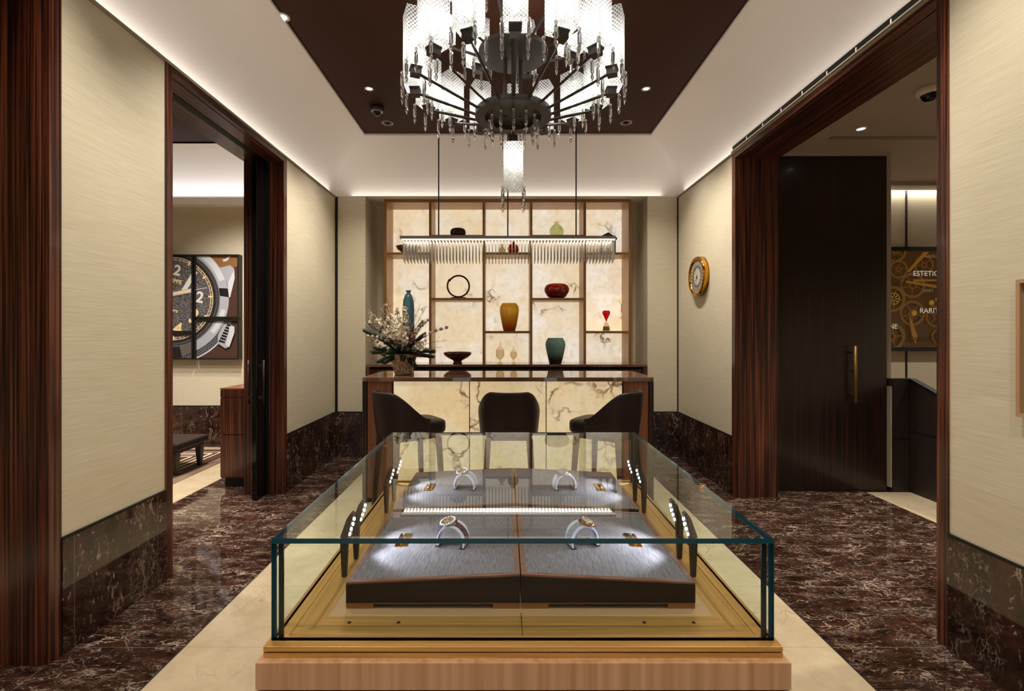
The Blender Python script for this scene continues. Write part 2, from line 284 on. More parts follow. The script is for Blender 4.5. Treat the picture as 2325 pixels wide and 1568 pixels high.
# ------------------------------------------------------------------ mesh builder
ORG = {}
class MB:
    def __init__(s): s.v, s.f, s.m, s.sm, s.uv = [], [], [], [], None
    def add(s, vs, fs, m=0, smooth=False, T=None):
        b = len(s.v)
        for p in vs:
            p = Vector(p); s.v.append(T @ p if T is not None else p)
        for f in fs: s.f.append([b+i for i in f]); s.m.append(m); s.sm.append(smooth)
        return s
    def box(s, x0, x1, y0, y1, z0, z1, m=0, T=None):
        if x0 > x1: x0, x1 = x1, x0
        if y0 > y1: y0, y1 = y1, y0
        if z0 > z1: z0, z1 = z1, z0
        return s.add([(x0,y0,z0),(x1,y0,z0),(x1,y1,z0),(x0,y1,z0),(x0,y0,z1),(x1,y0,z1),(x1,y1,z1),(x0,y1,z1)],
                     [(3,2,1,0),(4,5,6,7),(0,1,5,4),(1,2,6,5),(2,3,7,6),(3,0,4,7)], m, False, T)
    def cbox(s, c, d, m=0, T=None):
        return s.box(c[0]-d[0]/2, c[0]+d[0]/2, c[1]-d[1]/2, c[1]+d[1]/2, c[2]-d[2]/2, c[2]+d[2]/2, m, T)
    def quad(s, a, b, c, d, m=0): return s.add([a, b, c, d], [(0, 1, 2, 3)], m)
    def hexa(s, p, m=0):   # p: 4 bottom then 4 top points, counter-clockwise seen from above
        return s.add(p, [(3,2,1,0),(4,5,6,7),(0,1,5,4),(1,2,6,5),(2,3,7,6),(3,0,4,7)], m)
    def lathe(s, prof, c=(0, 0, 0), seg=40, m=0, smooth=True, T=None, capb=True, capt=True):
        vs, fs = [], []; n = len(prof)
        for r, z in prof:
            for k in range(seg):
                a = 2*PI*k/seg; vs.append((c[0]+r*math.cos(a), c[1]+r*math.sin(a), c[2]+z))
        for i in range(n-1):
            for k in range(seg):
                k2 = (k+1) % seg; fs.append((i*seg+k, i*seg+k2, (i+1)*seg+k2, (i+1)*seg+k))
        if capb and prof[0][0] > 1e-5: fs.append(tuple(range(seg-1, -1, -1)))
        if capt and prof[-1][0] > 1e-5: fs.append(tuple((n-1)*seg+k for k in range(seg)))
        return s.add(vs, fs, m, smooth, T)
    def tube(s, pts, rad, seg=8, m=0, smooth=True, T=None, closed=False):
        pts = [Vector(p) for p in pts]; n = len(pts); rr = rad if isinstance(rad, (list, tuple)) else [rad]*n
        vs, fs = [], []; up = None
        for i, p in enumerate(pts):
            if closed: d = (pts[(i+1) % n] - pts[i-1]).normalized()
            else: d = (pts[min(i+1, n-1)] - pts[max(i-1, 0)]).normalized()
            if up is None: up = d.orthogonal().normalized()
            up = (up - d*up.dot(d)).normalized(); w = d.cross(up)
            for k in range(seg):
                a = 2*PI*k/seg + PI/seg; vs.append(p + rr[i]*(math.cos(a)*up + math.sin(a)*w))
        for i in range(n if closed else n-1):
            j = (i+1) % n
            for k in range(seg): k2 = (k+1) % seg; fs.append((i*seg+k, i*seg+k2, j*seg+k2, j*seg+k))
        if not closed:
            fs.append(tuple(range(seg-1, -1, -1))); fs.append(tuple((n-1)*seg+k for k in range(seg)))
        return s.add(vs, fs, m, smooth, T)
    def ball(s, c, r, seg=10, rings=6, m=0, sc=(1, 1, 1), T=None):
        prof = [(max(1e-6, r*math.sin(PI*i/rings)), -r*math.cos(PI*i/rings)) for i in range(rings+1)]
        X = Matrix.Translation(c) @ Matrix.Diagonal((*sc, 1))
        return s.lathe(prof, (0, 0, 0), seg, m, True, (T @ X) if T is not None else X, False, False)
    def prism(s, poly, y0, y1, m=0, T=None):   # poly in x,z extruded along y
        n = len(poly)
        return s.add([(x, y0, z) for x, z in poly] + [(x, y1, z) for x, z in poly],
                     [tuple(range(n)), tuple(range(2*n-1, n-1, -1))] + [((i+1) % n, i, n+i, n+(i+1) % n) for i in range(n)], m, False, T)
    def plate(s, poly, z0, z1, m=0, T=None):   # poly in x,y extruded along z
        n = len(poly)
        return s.add([(x, y, z0) for x, y in poly] + [(x, y, z1) for x, y in poly],
                     [tuple(range(n-1, -1, -1)), tuple(range(n, 2*n))] + [(i, (i+1) % n, n+(i+1) % n, n+i) for i in range(n)], m, False, T)
    def build(s, name, mats, parent=None, origin=None, bevel=0., solid=0., subd=0, local=False):
        o0 = Vector((0, 0, 0))
        if not local:
            if parent is not None: o0 = ORG[parent.name]
            elif origin is not None: o0 = Vector(origin)
        me = bpy.data.meshes.new(name)
        me.from_pydata([tuple(v - o0) for v in s.v], [], s.f); me.update()
        mats = mats if isinstance(mats, (list, tuple)) else [mats]
        for k in mats: me.materials.append(M[k] if isinstance(k, str) else k)
        for p, mi, sm in zip(me.polygons, s.m, s.sm): p.material_index = mi; p.use_smooth = sm
        if s.uv:
            u = me.uv_layers.new(name='cut')
            for i, q in enumerate(s.uv): u.data[i].uv = q
        o = bpy.data.objects.new(name, me); C.objects.link(o)
        if parent is not None: o.parent = parent
        else: o.location = o0
        ORG[o.name] = o0
        if solid: k = o.modifiers.new('solid', 'SOLIDIFY'); k.thickness = solid; k.offset = 0
        if subd: k = o.modifiers.new('sub', 'SUBSURF'); k.levels = subd; k.render_levels = subd
        if bevel: k = o.modifiers.new('bevel', 'BEVEL'); k.width = bevel; k.segments = 2; k.limit_method = 'ANGLE'
        return o
def tag(o, label=None, cat=None, group=None, kind=None):
    if label: o['label'] = label
    if cat: o['category'] = cat
    if group: o['group'] = group
    if kind: o['kind'] = kind
    return o
def thing(name, label, cat, loc=(0, 0, 0), group=None):
    o = bpy.data.objects.new(name, None); C.objects.link(o); o.location = loc; o.empty_display_size = .05
    ORG[o.name] = Vector(loc)
    return tag(o, label, cat, group)
def struct(mb, name, mats, parent=None, **k):
    o = mb.build(name, mats, parent, **k)
    if parent is None: o['kind'] = 'structure'
    return o
def children(o): return [c for c in bpy.data.objects if c.parent == o]
def copy_tree(o, parent=None):
    c = o.copy(); C.objects.link(c); ORG[c.name] = ORG.get(o.name, Vector())
    if parent is not None: c.parent = parent
    for ch in children(o): copy_tree(ch, c)
    return c

# ------------------------------------------------------------------ room shell
XL, XR, YB, YF = -2.07, 2.118, 5.86, -2.6
WT, DT = 3.172, .538                      # wall top, dado top
L1, L2 = 2.923, 4.55                      # left doorway (casing outer edges)
N1, N2 = .55, 2.236                       # near left doorway
R1, R2 = 2.286, 4.465                     # right doorway
TL, TR = -2.43, 2.50                      # back faces of the side walls

struct(MB().box(TL, TR+.03, YF-.2, 6.45, -.12, 0), 'floor', 'floor')
struct(MB().box(-6.2, TL, -.2, 6.6, -.12, 0), 'floor_left', 'floor_left')
struct(MB().box(TR+.03, 6.6, -.2, 6.3, -.12, 0), 'floor_right', 'floor_right')
struct(MB().box(-1.53, 1.56, YF, 5.31, 0, .0012), 'floor_center', 'cream')
b = MB()
for x in (-1.537, 1.56): b.box(x, x+.007, YF, 5.317, 0, .0014)
b.box(-1.537, 1.567, 5.31, 5.317, 0, .0014)
struct(b, 'trim_1', 'black')
# side walls
for y0, y1 in ((YF, N1), (N2, L1), (L2, YB+.56)): struct(MB().box(TL, XL, y0, y1, 0, WT), 'wall_left', 'paper')
for y0, y1 in ((YF, R1), (R2, YB+.56)): struct(MB().box(XR, TR, y0, y1, 0, WT), 'wall_right', 'paper')
k = MB()
for y0, y1 in ((YF, N1), (N2, L1), (L2, YB)):
    struct(MB().box(XL, XL+.012, y0, y1, 0, DT), 'baseboard_left', 'dado'); k.box(XL, XL+.010, y0, y1, DT, DT+.012)
for y0, y1 in ((YF, R1), (R2, YB)): k.box(XR-.010, XR, y0, y1, DT, DT+.012)
for y0, y1 in ((YF, R1), (R2, YB)): struct(MB().box(XR-.012, XR, y0, y1, 0, DT), 'baseboard_right', 'dado')
# back wall with the shelf niche
NL, NR = -1.70, 1.742
b = MB()
b.box(TL, NL, YB, 6.45, 0, WT); b.box(NR, TR, YB, 6.45, 0, WT); b.box(NL, NR, 6.42, 6.6, 0, WT)
struct(b, 'wall_back', 'paper')
struct(MB().box(NL, NR, YB, 6.5, WT, WT+.06), 'ceiling_niche', 'white')
b = MB(); b.box(XL+.012, NL+.004, YB-.012, YB, 0, DT); b.box(NR-.004, XR-.012, YB-.012, YB, 0, DT)
struct(b, 'baseboard_back', 'dado_back')
k.box(XL+.012, NL, YB-.010, YB, DT, DT+.012); k.box(NR, XR-.012, YB-.010, YB, DT, DT+.012)
k.box(XL, XL+.032, YB-.006, YB+.0, DT+.012, WT-.004); k.box(XR-.014, XR, YB-.006, YB, DT+.012, WT-.004)
struct(k, 'trim_2', 'black')
# rear wall of the shop front, with the daylight window behind the camera
b = MB(); b.box(TL, -1.3, YF-.2, YF, 0, WT); b.box(1.3, TR, YF-.2, YF, 0, WT); b.box(-1.3, 1.3, YF-.2, YF, 2.5, WT)
struct(b, 'wall_front', 'paper')
# coved white ceiling and brown ceiling panel
CS, CHt, NC = .515, .528, 18
b = MB()
def ring(t):
    s_, h = CS*(1-math.cos(t)), CHt*math.sin(t)
    return XL+s_, XR-s_+.021*(s_/CS), YF+s_, YB-s_-.015*(s_/CS), WT+h
for side in range(4):
    vs = []
    for i in range(NC+1):
        x0, x1, y0, y1, z = ring(PI/2*i/NC)
        e = [((x0,y0,z),(x0,y1,z)), ((x0,y1,z),(x1,y1,z)), ((x1,y1,z),(x1,y0,z)), ((x1,y0,z),(x0,y0,z))][side]
        vs += [e[0], e[1]]
    x0, x1, y0, y1, z = ring(PI/2)
    b.add(vs, [(2*i, 2*i+1, 2*i+3, 2*i+2) for i in range(NC)], 0, True)
    e = [((x0,y0),(x0,y1)), ((x0,y1),(x1,y1)), ((x1,y1),(x1,y0)), ((x1,y0),(x0,y0))][side]
    b.add([(*e[0], z), (*e[1], z), (*e[1], z+.022), (*e[0], z+.022)], [(0, 1, 2, 3)], 0)
cove = struct(b, 'ceiling_cove', 'white')
x0, x1, y0, y1, zc = ring(PI/2)
BZ = zc + .02
struct(MB().box(x0-.3, x1+.3, y0-.3, y1+.3, BZ, BZ+.05), 'ceiling', 'brown_ceiling')
b = MB()                                   # thin cornice lip round the wall top
b.box(XL-.01, XL+.012, YF, YB, WT-.016, WT+.002); b.box(XR-.012, XR+.01, YF, YB, WT-.016, WT+.002)
struct(b, 'trim_3', 'cream_trim')

# ------------------------------------------------------------------ doorways
CW = .062
def doorway(name, X, Xo, y0, y1, outw, nearw=None):
    """wood-lined opening in a side wall; X room face, Xo other face; outw = +1 when the room lies at +x of the wall"""
    nearw = nearw or CW
    d = thing(name, None, None, (X, (y0+y1)/2, 0)); d['kind'] = 'structure'
    p = .006*outw
    c = MB()
    c.box(X+p, X-.03*outw, y0, y0+nearw, 0, WT); c.box(X+p, X-.03*outw, y1-CW, y1, 0, WT)
    c.build('casing', 'wood_v', d)
    MB().box(X+p, X-.03*outw, y0+nearw, y1-CW, WT-CW, WT).build('casing_head', 'wood_y', d)
    c = MB(); c.box(X-.03*outw, Xo-p, y0, y0+nearw+.005, 0, WT); c.box(X-.03*outw, Xo-p, y1-CW-.005, y1, 0, WT)
    c.build('jamb', 'wood_v', d)
    MB().box(X-.03*outw, Xo-p, y0+nearw, y1-CW, WT-CW-.004, WT).build('jamb_head', 'wood_y', d)
    return d
d1 = doorway('door_1', XL, TL, L1, L2, 1)
MB().box(XL-.145, XL-.20, L1+CW, L2-CW, WT-CW-.008, WT-CW-.002).build('track', 'black', d1)
c = MB(); c.box(XL-.13, XL-.215, L2-CW-.009, L2-CW-.002, 0, WT-CW-.01); c.build('pocket', 'black', d1)
doorway('door_2', XL, TL, N1, N2, 1, .086)
d3 = doorway('door_3', XR, TR, R1, R2, -1)
# parked leaf of the sliding glass door
sd = thing('sliding_glass_door', 'dark glass sliding door leaf parked in the pocket of the left doorway', 'door', (-2.245, 4.40, 0))
MB().box(-2.268, -2.223, 4.30, 4.545, .006, WT-CW-.02).build('leaf', 'black_glossy', sd, bevel=.003)
for s_, n_ in ((-1, -2.268), (1, -2.223)):
    h = MB(); xx = n_ + .045*s_
    h.tube([(xx, 4.335, 1.5-160*4.33/F-.0), (xx, 4.335, 1.5-60*4.33/F)], .009, 8)
    ho = h.build('pull_handle', 'gunmetal', sd)
    q = MB()
    for yy in (830, 902): q.box(n_, xx, 4.325, 4.345, PZ(yy, 4.33)-.014, PZ(yy, 4.33)+.014)
    q.build('bracket', 'gunmetal', ho)
# wooden door leaf beyond the right doorway
RD = 4.567
wd = thing('wooden_door', 'dark macassar wood door leaf with long bronze pull beyond the right doorway', 'door', (3.1, RD, 0))
b = MB(); b.box(2.50, 3.633, RD, RD+.06, .004, 2.655); b.box(2.50, 3.633, RD, RD+.06, 2.658, 3.185); b.box(2.505, 3.628, RD+.004, RD+.06, 2.65, 2.66)
b.build('leaf', 'wood_dark', wd)
hx = PX(1932, RD)
b = MB(); b.tube([(hx, RD-.06, PZ(912, RD)), (hx, RD-.06, PZ(785, RD))], .014, 10); ho = b.build('pull_handle', 'bronze', wd)
b = MB()
for yy in (800, 897): b.tube([(hx, RD-.055, PZ(yy, RD)), (hx, RD+.002, PZ(yy, RD))], .009, 8)
b.build('standoff', 'gunmetal', ho)
b = MB(); b.lathe([(.014, 0), (.014, .02), (.009, .026)], T=Matrix.Translation((PX(1940, RD), RD, PZ(843, RD))) @ Matrix.Rotation(PI/2, 4, 'X'), seg=16)
b.build('lock_knob', 'chrome', wd)
# slot diffuser above the right doorway
ad = thing('air_diffuser', 'long dark slot air diffuser with white dividers above the right doorway', 'air vent', (XR, 3.4, WT))
MB().box(XR-.014, XR+.01, 2.2, 4.44, WT+.012, WT+.052).build('slot', 'black', ad)
b = MB(); b.box(XR-.022, XR, 2.2, 4.45, WT+.002, WT+.012); b.build('lower_rail', 'cream_trim', ad)
for i in range(9):
    yy = 2.35 + i*.26
    MB().box(XR-.017, XR, yy, yy+.008, WT+.012, WT+.040).build('divider', 'white', ad)

# ------------------------------------------------------------------ left room
LW = 6.36
b = MB(); b.box(-6.2, TL, LW, LW+.2, 0, 3.2); struct(b, 'wall_left_room', 'paper')
struct(MB().box(-6.2, -6.0, -.2, LW, 0, 3.9), 'wall_left_room_side', 'paper')
struct(MB().box(-6.2, TL, -.4, -.2, 0, 3.9), 'wall_left_room_front', 'paper')
struct(MB().box(-6.0, TL, LW-.012, LW, 0, .537), 'baseboard_left_room', 'dado_back')
struct(MB().box(-6.0, TL, LW-.01, LW, .537, .549), 'trim_4', 'black')
b = MB()
vs = []
for i in range(13):
    t = PI/2*i/12; yy, z = LW-.16-.64*(1-math.cos(t)), 3.25+.45*math.sin(t)
    vs += [(-6.2, yy, z), (TL, yy, z)]
b.add(vs, [(2*i, 2*i+1, 2*i+3, 2*i+2) for i in range(12)], 0, True)
b.box(-6.2, TL, LW-.16, LW+.2, 3.172, 3.25)
struct(b, 'ceiling_cove_left_room', 'white')
struct(MB().box(-6.2, TL, -.2, LW-.7, 3.715, 3.76), 'ceiling_left_room', 'brown_ceiling')
struct(MB().box(TL-.02, TL+.02, -.2, LW, WT, 3.76), 'wall_left_room_header', 'white')
struct(MB().box(-3.30, -2.934, -.2, LW, 0, .0012), 'floor_left_band', 'cream')
struct(MB().box(-6.0, -3.30, 6.19, LW, 0, .0012), 'floor_left_edge', 'cream')
struct(MB().box(-3.445, -3.305, -.2, 6.19, 0, .0012), 'floor_left_border', 'taupe')
struct(MB().box(-3.306, -3.299, -.2, 6.19, 0, .0014), 'trim_5', 'black')
M['rug'] = streaks('brown_rug_pile', [(.3, (62, 34, 24)), (.7, (84, 50, 36))], (200, 200, 60), rough=.95)
M['rug_line'] = pbr('ivory_rug_line', (214, 196, 166), .95)
rx0, rx1, ry0, ry1 = -5.6, -3.446, 2.6, 6.185
rg = thing('rug', 'brown rug with ivory mitred lines on the floor of the left room', 'rug', ((rx0+rx1)/2, (ry0+ry1)/2, 0))
MB().box(rx0, rx1, ry0, ry1, .0, .008).build('pile', 'rug', rg)
b = MB()
for i, (d, w) in enumerate(((.12, .020), (.19, .034), (.27, .020), (.345, .026), (.60, .020))):
    X0, X1, Y0, Y1 = rx0+d, rx1-d, ry0+d, ry1-d
    b.box(X1-w, X1, Y0, Y1, .006, .0092); b.box(X0, X0+w, Y0, Y1, .006, .0092); b.box(X0, X1, Y1-w, Y1, .006, .0093); b.box(X0, X1, Y0, Y0+w, .006, .0093)
b.build('ivory_lines', 'rug_line', rg)
bn = thing('bench', 'low dark leather bench with tapered leg on the rug of the left room', 'bench', (-3.9, 5.45, .009))
b = MB(); b.box(-4.5, -3.40, 5.0, 5.52, .27, .35); b.build('seat', 'leather', bn, bevel=.02)
MB().box(-4.46, -3.44, 5.03, 5.49, .235, .272).build('apron', 'leg_wood', bn)
for x, y in ((-3.47, 5.06), (-3.47, 5.46), (-4.43, 5.06), (-4.43, 5.46)):
    b = MB(); b.hexa([(x-.018, y-.018, .0093), (x+.018, y-.018, .0093), (x+.018, y+.018, .0093), (x-.018, y+.018, .0093), (x-.034, y-.034, .25), (x+.034, y-.034, .25), (x+.034, y+.034, .25), (x-.034, y+.034, .25)])
    b.build('leg', 'leg_wood', bn)
cb = thing('cabinet', 'dark striped wood cabinet just inside the left doorway', 'cabinet', (-2.6, 5.0, 0))
b = MB(); b.box(-2.77, TL-.007, 4.69, 5.7, .09, .955); b.build('body', 'wood_v', cb)
b = MB(); b.box(-2.775, TL-.007, 4.675, 5.71, .955, .968); b.build('top', 'walnut', cb)
MB().box(-2.745, TL-.02, 4.715, 5.68, 0, .09).build('plinth', 'black', cb)
for z0, z1 in ((.105, .512), (.520, .872), (.880, .950)):
    MB().box(-2.768, TL-.010, 4.672, 4.69, z0, z1).build('drawer_front', 'wood_v', cb, bevel=.001)

# --- flat printed pictures: polygons clipped to their panel
def clip(poly, r):
    def cut(pts, inside, inter):
        o = []
        for i in range(len(pts)):
            a, b_ = pts[i-1], pts[i]
            if inside(b_):
                if not inside(a): o.append(inter(a, b_))
                o.append(b_)
            elif inside(a): o.append(inter(a, b_))
        return o
    x0, y0, x1, y1 = r
    def ix(v): return lambda a, b_: (v, a[1]+(b_[1]-a[1])*(v-a[0])/(b_[0]-a[0]))
    def iy(v): return lambda a, b_: (a[0]+(b_[0]-a[0])*(v-a[1])/(b_[1]-a[1]), v)
    for ins, itr in ((lambda p: p[0] >= x0, ix(x0)), (lambda p: p[0] <= x1, ix(x1)), (lambda p: p[1] >= y0, iy(y0)), (lambda p: p[1] <= y1, iy(y1))):
        poly = cut(poly, ins, itr)
        if len(poly) < 3: return []
    return poly
def ringp(cx, cy, r0, r1, a0=0, a1=360, n=72):
    out = []
    for i in range(n):
        a, b_ = math.radians(a0+(a1-a0)*i/n), math.radians(a0+(a1-a0)*(i+1)/n)
        out.append([(cx+r0*math.cos(a), cy+r0*math.sin(a)), (cx+r1*math.cos(a), cy+r1*math.sin(a)), (cx+r1*math.cos(b_), cy+r1*math.sin(b_)), (cx+r0*math.cos(b_), cy+r0*math.sin(b_))])
    return out
def disc(cx, cy, r, n=72): return [[(cx+r*math.cos(2*PI*i/n), cy+r*math.sin(2*PI*i/n)) for i in range(n)]]
def text_polys(txt, cx, cy, width, rot=0., align='CENTER', bold=0.):
    cu = bpy.data.curves.new('t', 'FONT'); cu.body = txt; cu.offset = bold
    o = bpy.data.objects.new('t', cu); C.objects.link(o)
    me = o.to_mesh(); pts = [v.co.copy() for v in me.vertices]; fs = [list(p.vertices) for p in me.polygons]
    o.to_mesh_clear(); bpy.data.objects.remove(o); bpy.data.curves.remove(cu)
    x0, x1 = min(p.x for p in pts), max(p.x for p in pts); y0, y1 = min(p.y for p in pts), max(p.y for p in pts)
    s_ = width/(x1-x0); ca, sa = math.cos(rot), math.sin(rot)
    q = []
    for p in pts:
        u, v = (p.x-(x0+x1)/2)*s_, -(p.y-(y0+y1)/2)*s_
        q.append((cx+u*ca-v*sa, cy+u*sa+v*ca))
    return [[q[i] for i in f] for f in fs]
def printed(name, layers, rect, to3d, parent, step=.0006):
    """stack of thin printed layers; to3d(u, v, lift) -> world point"""
    b = MB(); mats = []
    for i, (mat_, polys) in enumerate(layers):
        if mat_ not in mats: mats.append(mat_)
        for p in polys:
            c = clip(p, rect)
            if len(c) >= 3:
                pts = [to3d(u, v, step*i) for u, v in c]
                n = len(pts)
                b.add(pts, [tuple(range(n))], mats.index(mat_))
    # make every face look towards the viewer side (-y)
    o = b.build(name, mats, parent)
    return o
for nm, c in (('silver', (158, 160, 168)), ('silver_dk', (98, 98, 104)), ('silver_lt', (192, 194, 200)), ('ink', (22, 18, 17)), ('ink_brown', (70, 46, 37)), ('ink_ring', (52, 45, 44)),
              ('lume', (226, 198, 148)), ('numeral', (206, 202, 192)), ('tan', (130, 90, 54)), ('ink_shadow', (92, 84, 82))):
    M[nm] = pbr('print_'+nm, c, .45)
M['dial'] = speckle('print_speckled_dial', (26, 23, 24), (136, 130, 132), 90)
PY = 6.29
def pic3d(u, v, lift): x, y = 380+u/5.6, 560+v/5.6; return Vector((PX(x, PY), PY-lift, PZ(y, PY)))
cx, cy = 60, 660
watch_layers = [('ink_brown', [[(-700, 0), (1000, 0), (1000, 1500), (-700, 1500)]]),
    ('tan', [[(-700, 0), (1000, 0), (1000, 190), (850, 265), (655, 270), (480, 100), (-700, 100)]]),
    ('silver_lt', [[(700, 165), (745, 150), (790, 110), (800, 130), (760, 180), (715, 190)]]),
    ('silver_dk', ringp(cx, cy, 700, 815, 20, 130)),
    ('ink', [[(cx+r*math.cos(math.radians(a))+dx, cy+r*math.sin(math.radians(a))+dy) for dx, dy in ((-11, 0), (0, -11), (11, 0), (0, 11))] for r in (740, 765, 790) for a in [x*2.4+(r % 2)*1.2 for x in range(14, 54)]]),
    ('silver_lt', ringp(cx, cy, 806, 822, 40, 130)),
    ('silver', [[(650, 270), (800, 235), (852, 280), (780, 450), (765, 470), (720, 360)]]), ('silver_lt', [[(852, 285), (858, 400), (800, 645), (785, 640), (768, 470)]]),
    ('silver', disc(cx, cy, 725, 96)), ('silver_lt', ringp(cx, cy, 640, 715, -75, -20)), ('silver_lt', ringp(cx, cy, 640, 700, 12, 40)),
    ('ink', [[(660, 525), (772, 530), (785, 640), (660, 622)]]), ('ink', [[(40, 1240), (150, 1225), (190, 1400), (20, 1420)]]), ('ink_shadow', [[(150, 1225), (310, 1180), (310, 1350), (190, 1400)]]),
    ('silver_dk', disc(cx, cy, 612, 96)), ('ink_ring', disc(cx, cy, 600, 96)), ('silver_dk', ringp(cx, cy, 574, 580)), ('ink', disc(cx, cy, 552, 96)), ('dial', disc(cx, cy, 536, 96)),
    ('lume', ringp(cx, cy, 494, 500, n=96)), ('lume', ringp(cx, cy, 521, 527, n=96)),
    ('lume', [ringp(cx, cy, 494, 527, a-.35, a+.35, 1)[0] for a in range(0, 360, 6)]),
    ('lume', [ringp(cx, cy, 468, 528, a-1.1, a+1.1, 1)[0] for a in range(-3, 357, 30)]),
    ('numeral', text_polys('12', 105, 292, 150, .22, bold=.03)), ('numeral', text_polys('1', 285, 445, 60, .55, bold=.02)), ('numeral', text_polys('2', 420, 640, 95, .18, bold=.03)),
    ('lume', text_polys('3', 345, 880, 105, .2, bold=.03)), ('lume', text_polys('4', 140, 1040, 110, .2, bold=.03)),
    ('lume', text_polys('PHILIPPE', 62, 425, 270, .24, bold=.02)), ('lume', text_polys('OME', 98, 815, 100, .24, bold=.02)),
    ('silver', [[(-100, 610), (318, 528), (318, 585), (-100, 665)]]), ('lume', [[(-100, 622), (305, 540), (305, 572), (-100, 650)]]), ('silver_lt', [[(318, 552), (510, 519), (512, 525), (318, 562)]]),
    ('silver', [[(725, 985), (800, 985), (862, 1015), (862, 1090), (800, 1270), (745, 1290), (648, 1225), (655, 1120)]]),
    ('ink', [[(660+i*17, 1205-i*34), (672+i*17, 1180-i*34), (745+i*12, 1205-i*35), (738+i*12, 1228-i*35)] for i in range(7)]),
    ('silver_lt', [[(800, 1010), (862, 1015), (862, 1090), (800, 1270), (750, 1250), (785, 1120)]])]
pics = [('top right', (355, 100, 918, 905)), ('lower right', (355, 925, 918, 1432)), ('top left', (-440, 100, 335, 1085)), ('lower left', (-440, 1105, 335, 1432))]
plabel = {'top right': 'framed print of a watch bezel and number 2 on the left room wall', 'lower right': 'framed print of a silver winding crown on the left room wall',
          'top left': 'tall framed print of a speckled watch dial on the left room wall', 'lower left': 'low framed print of a watch case edge beneath the dial print'}
for nm, (u0, v0, u1, v1) in pics:
    p = thing('watch_picture', plabel[nm], 'picture', pic3d((u0+u1)/2, v1, 0), 'four prints of one large watch picture')
    a, z = pic3d(u0, v0, 0), pic3d(u1, v1, 0); t = .018
    f = MB(); ya, yb = PY-.022, LW-.0
    f.box(a.x, a.x+t, ya, yb, z.z, a.z); f.box(z.x-t, z.x, ya, yb, z.z, a.z); f.box(a.x+t, z.x-t, ya, yb, a.z-t, a.z); f.box(a.x+t, z.x-t, ya, yb, z.z, z.z+t)
    f.build('frame', 'ink', p)
    printed('print', watch_layers, (u0+8, v0+8, u1-8, v1-8), pic3d, p, .0005)

# ------------------------------------------------------------------ right room
SW = 5.75
M['grey_room'] = pbr('grey_ceiling_paint', (186, 172, 158), .7)
struct(MB().box(TR, 6.6, -.2, SW+.2, 3.232, 3.32), 'ceiling_right_room', 'grey_room')
struct(MB().box(2.50, 3.633, RD+.001, RD+.06, 3.19, 3.23), 'wall_right_room_fascia', 'grey_room')
M['panel_cloth'] = streaks('pale_wall_panel', [(.3, (186, 172, 146)), (.7, (200, 186, 160))], (4, 4, 220), rough=.6, detail=2)
b = MB(); b.box(3.0, 6.6, SW, SW+.2, 0, 3.24); struct(b, 'wall_right_room', 'panel_cloth')
struct(MB().box(6.5, 6.7, -.2, SW, 0, 3.24), 'wall_right_room_side', 'paper')
struct(MB().box(TR, 6.6, -.4, -.2, 0, 3.24), 'wall_right_room_front', 'paper')
struct(MB().box(3.633, 3.70, RD+.03, SW, 0, 3.24), 'wall_right_room_return', 'grey_room')
b = MB()
for px in (2057.5,): b.box(PX(px, SW)-.012, PX(px, SW)+.012, SW-.004, SW+.01, 0, PZ(432, SW))
struct(b, 'trim_6', 'black')
struct(MB().box(3.7, 6.5, 5.50, SW-.07, 3.196, 3.234), 'ceiling_right_room_bulkhead', 'grey_room')
MS = SW-.05
def scr3d(u, v, lift): x, y = 1980+u/3.411, 400+v/3.411; return Vector((PX(x, MS), MS-lift, PZ(y, MS)))
def glow(nm, c, s=.55): M[nm] = pbr('screen_'+nm, (4, 3, 2), .25, emis=c, es=s*.8)
glow('s_bg', (72, 44, 16)); glow('s_gear', (104, 66, 24)); glow('s_hi', (142, 94, 34)); glow('s_dk', (44, 25, 9)); glow('s_gold', (206, 150, 50)); glow('s_txt', (208, 200, 180), .8); glow('s_txt2', (150, 134, 104)); glow('s_dark_txt', (30, 17, 8))
L = [('s_bg', [[(-400, 500), (1000, 500), (1000, 1400), (-400, 1400)]])]
rnd = random.Random(3)
gears = [(205, 720, 66), (180, 575, 80), (310, 845, 92), (150, 950, 96), (305, 1060, 92), (490, 1085, 80), (140, 1240, 100), (515, 1240, 62), (390, 690, 70), (-60, 700, 110), (-90, 1050, 120), (640, 760, 100), (700, 1100, 120), (60, 1130, 40)]
for gx, gy, r in gears:
    for i in range(int(r*.5)):
        a = 360*i/int(r*.5); L.append(('s_hi', ringp(gx, gy, r, r+7, a-1.6, a+1.6, 1)))
    L += [('s_gear', ringp(gx, gy, r*.82, r, n=48)), ('s_dk', ringp(gx, gy, r*.74, r*.82, n=48)), ('s_hi', ringp(gx, gy, r*.98, r*1.0, n=48)), ('s_gear', ringp(gx, gy, r*.18, r*.34, n=24))]
    for i in range(5):
        a = math.radians(72*i+gx); ca, sa = math.cos(a), math.sin(a); w = r*.05
        L.append(('s_gear', [[(gx+ca*r*.2-sa*w, gy+sa*r*.2+ca*w), (gx+ca*r*.8-sa*w, gy+sa*r*.8+ca*w), (gx+ca*r*.8+sa*w, gy+sa*r*.8-ca*w), (gx+ca*r*.2+sa*w, gy+sa*r*.2-ca*w)]]))
for p in ([(250, 740), (380, 590), (420, 590), (270, 745)], [(240, 810), (520, 850), (520, 876), (240, 826)], [(265, 1060), (330, 1230), (318, 1300), (290, 1240)], [(300, 800), (520, 800), (520, 812), (300, 820)]):
    L.append(('s_hi', [p])); 
for gx, gy, r in ((440, 980, 22), (480, 955, 14), (305, 1060, 22)):
    for i in range(10): L.append(('s_gold', ringp(gx, gy, r*.5, r, 36*i-9, 36*i+9, 1)))
    L.append(('s_gold', ringp(gx, gy, r*.2, r*.5, n=20)))
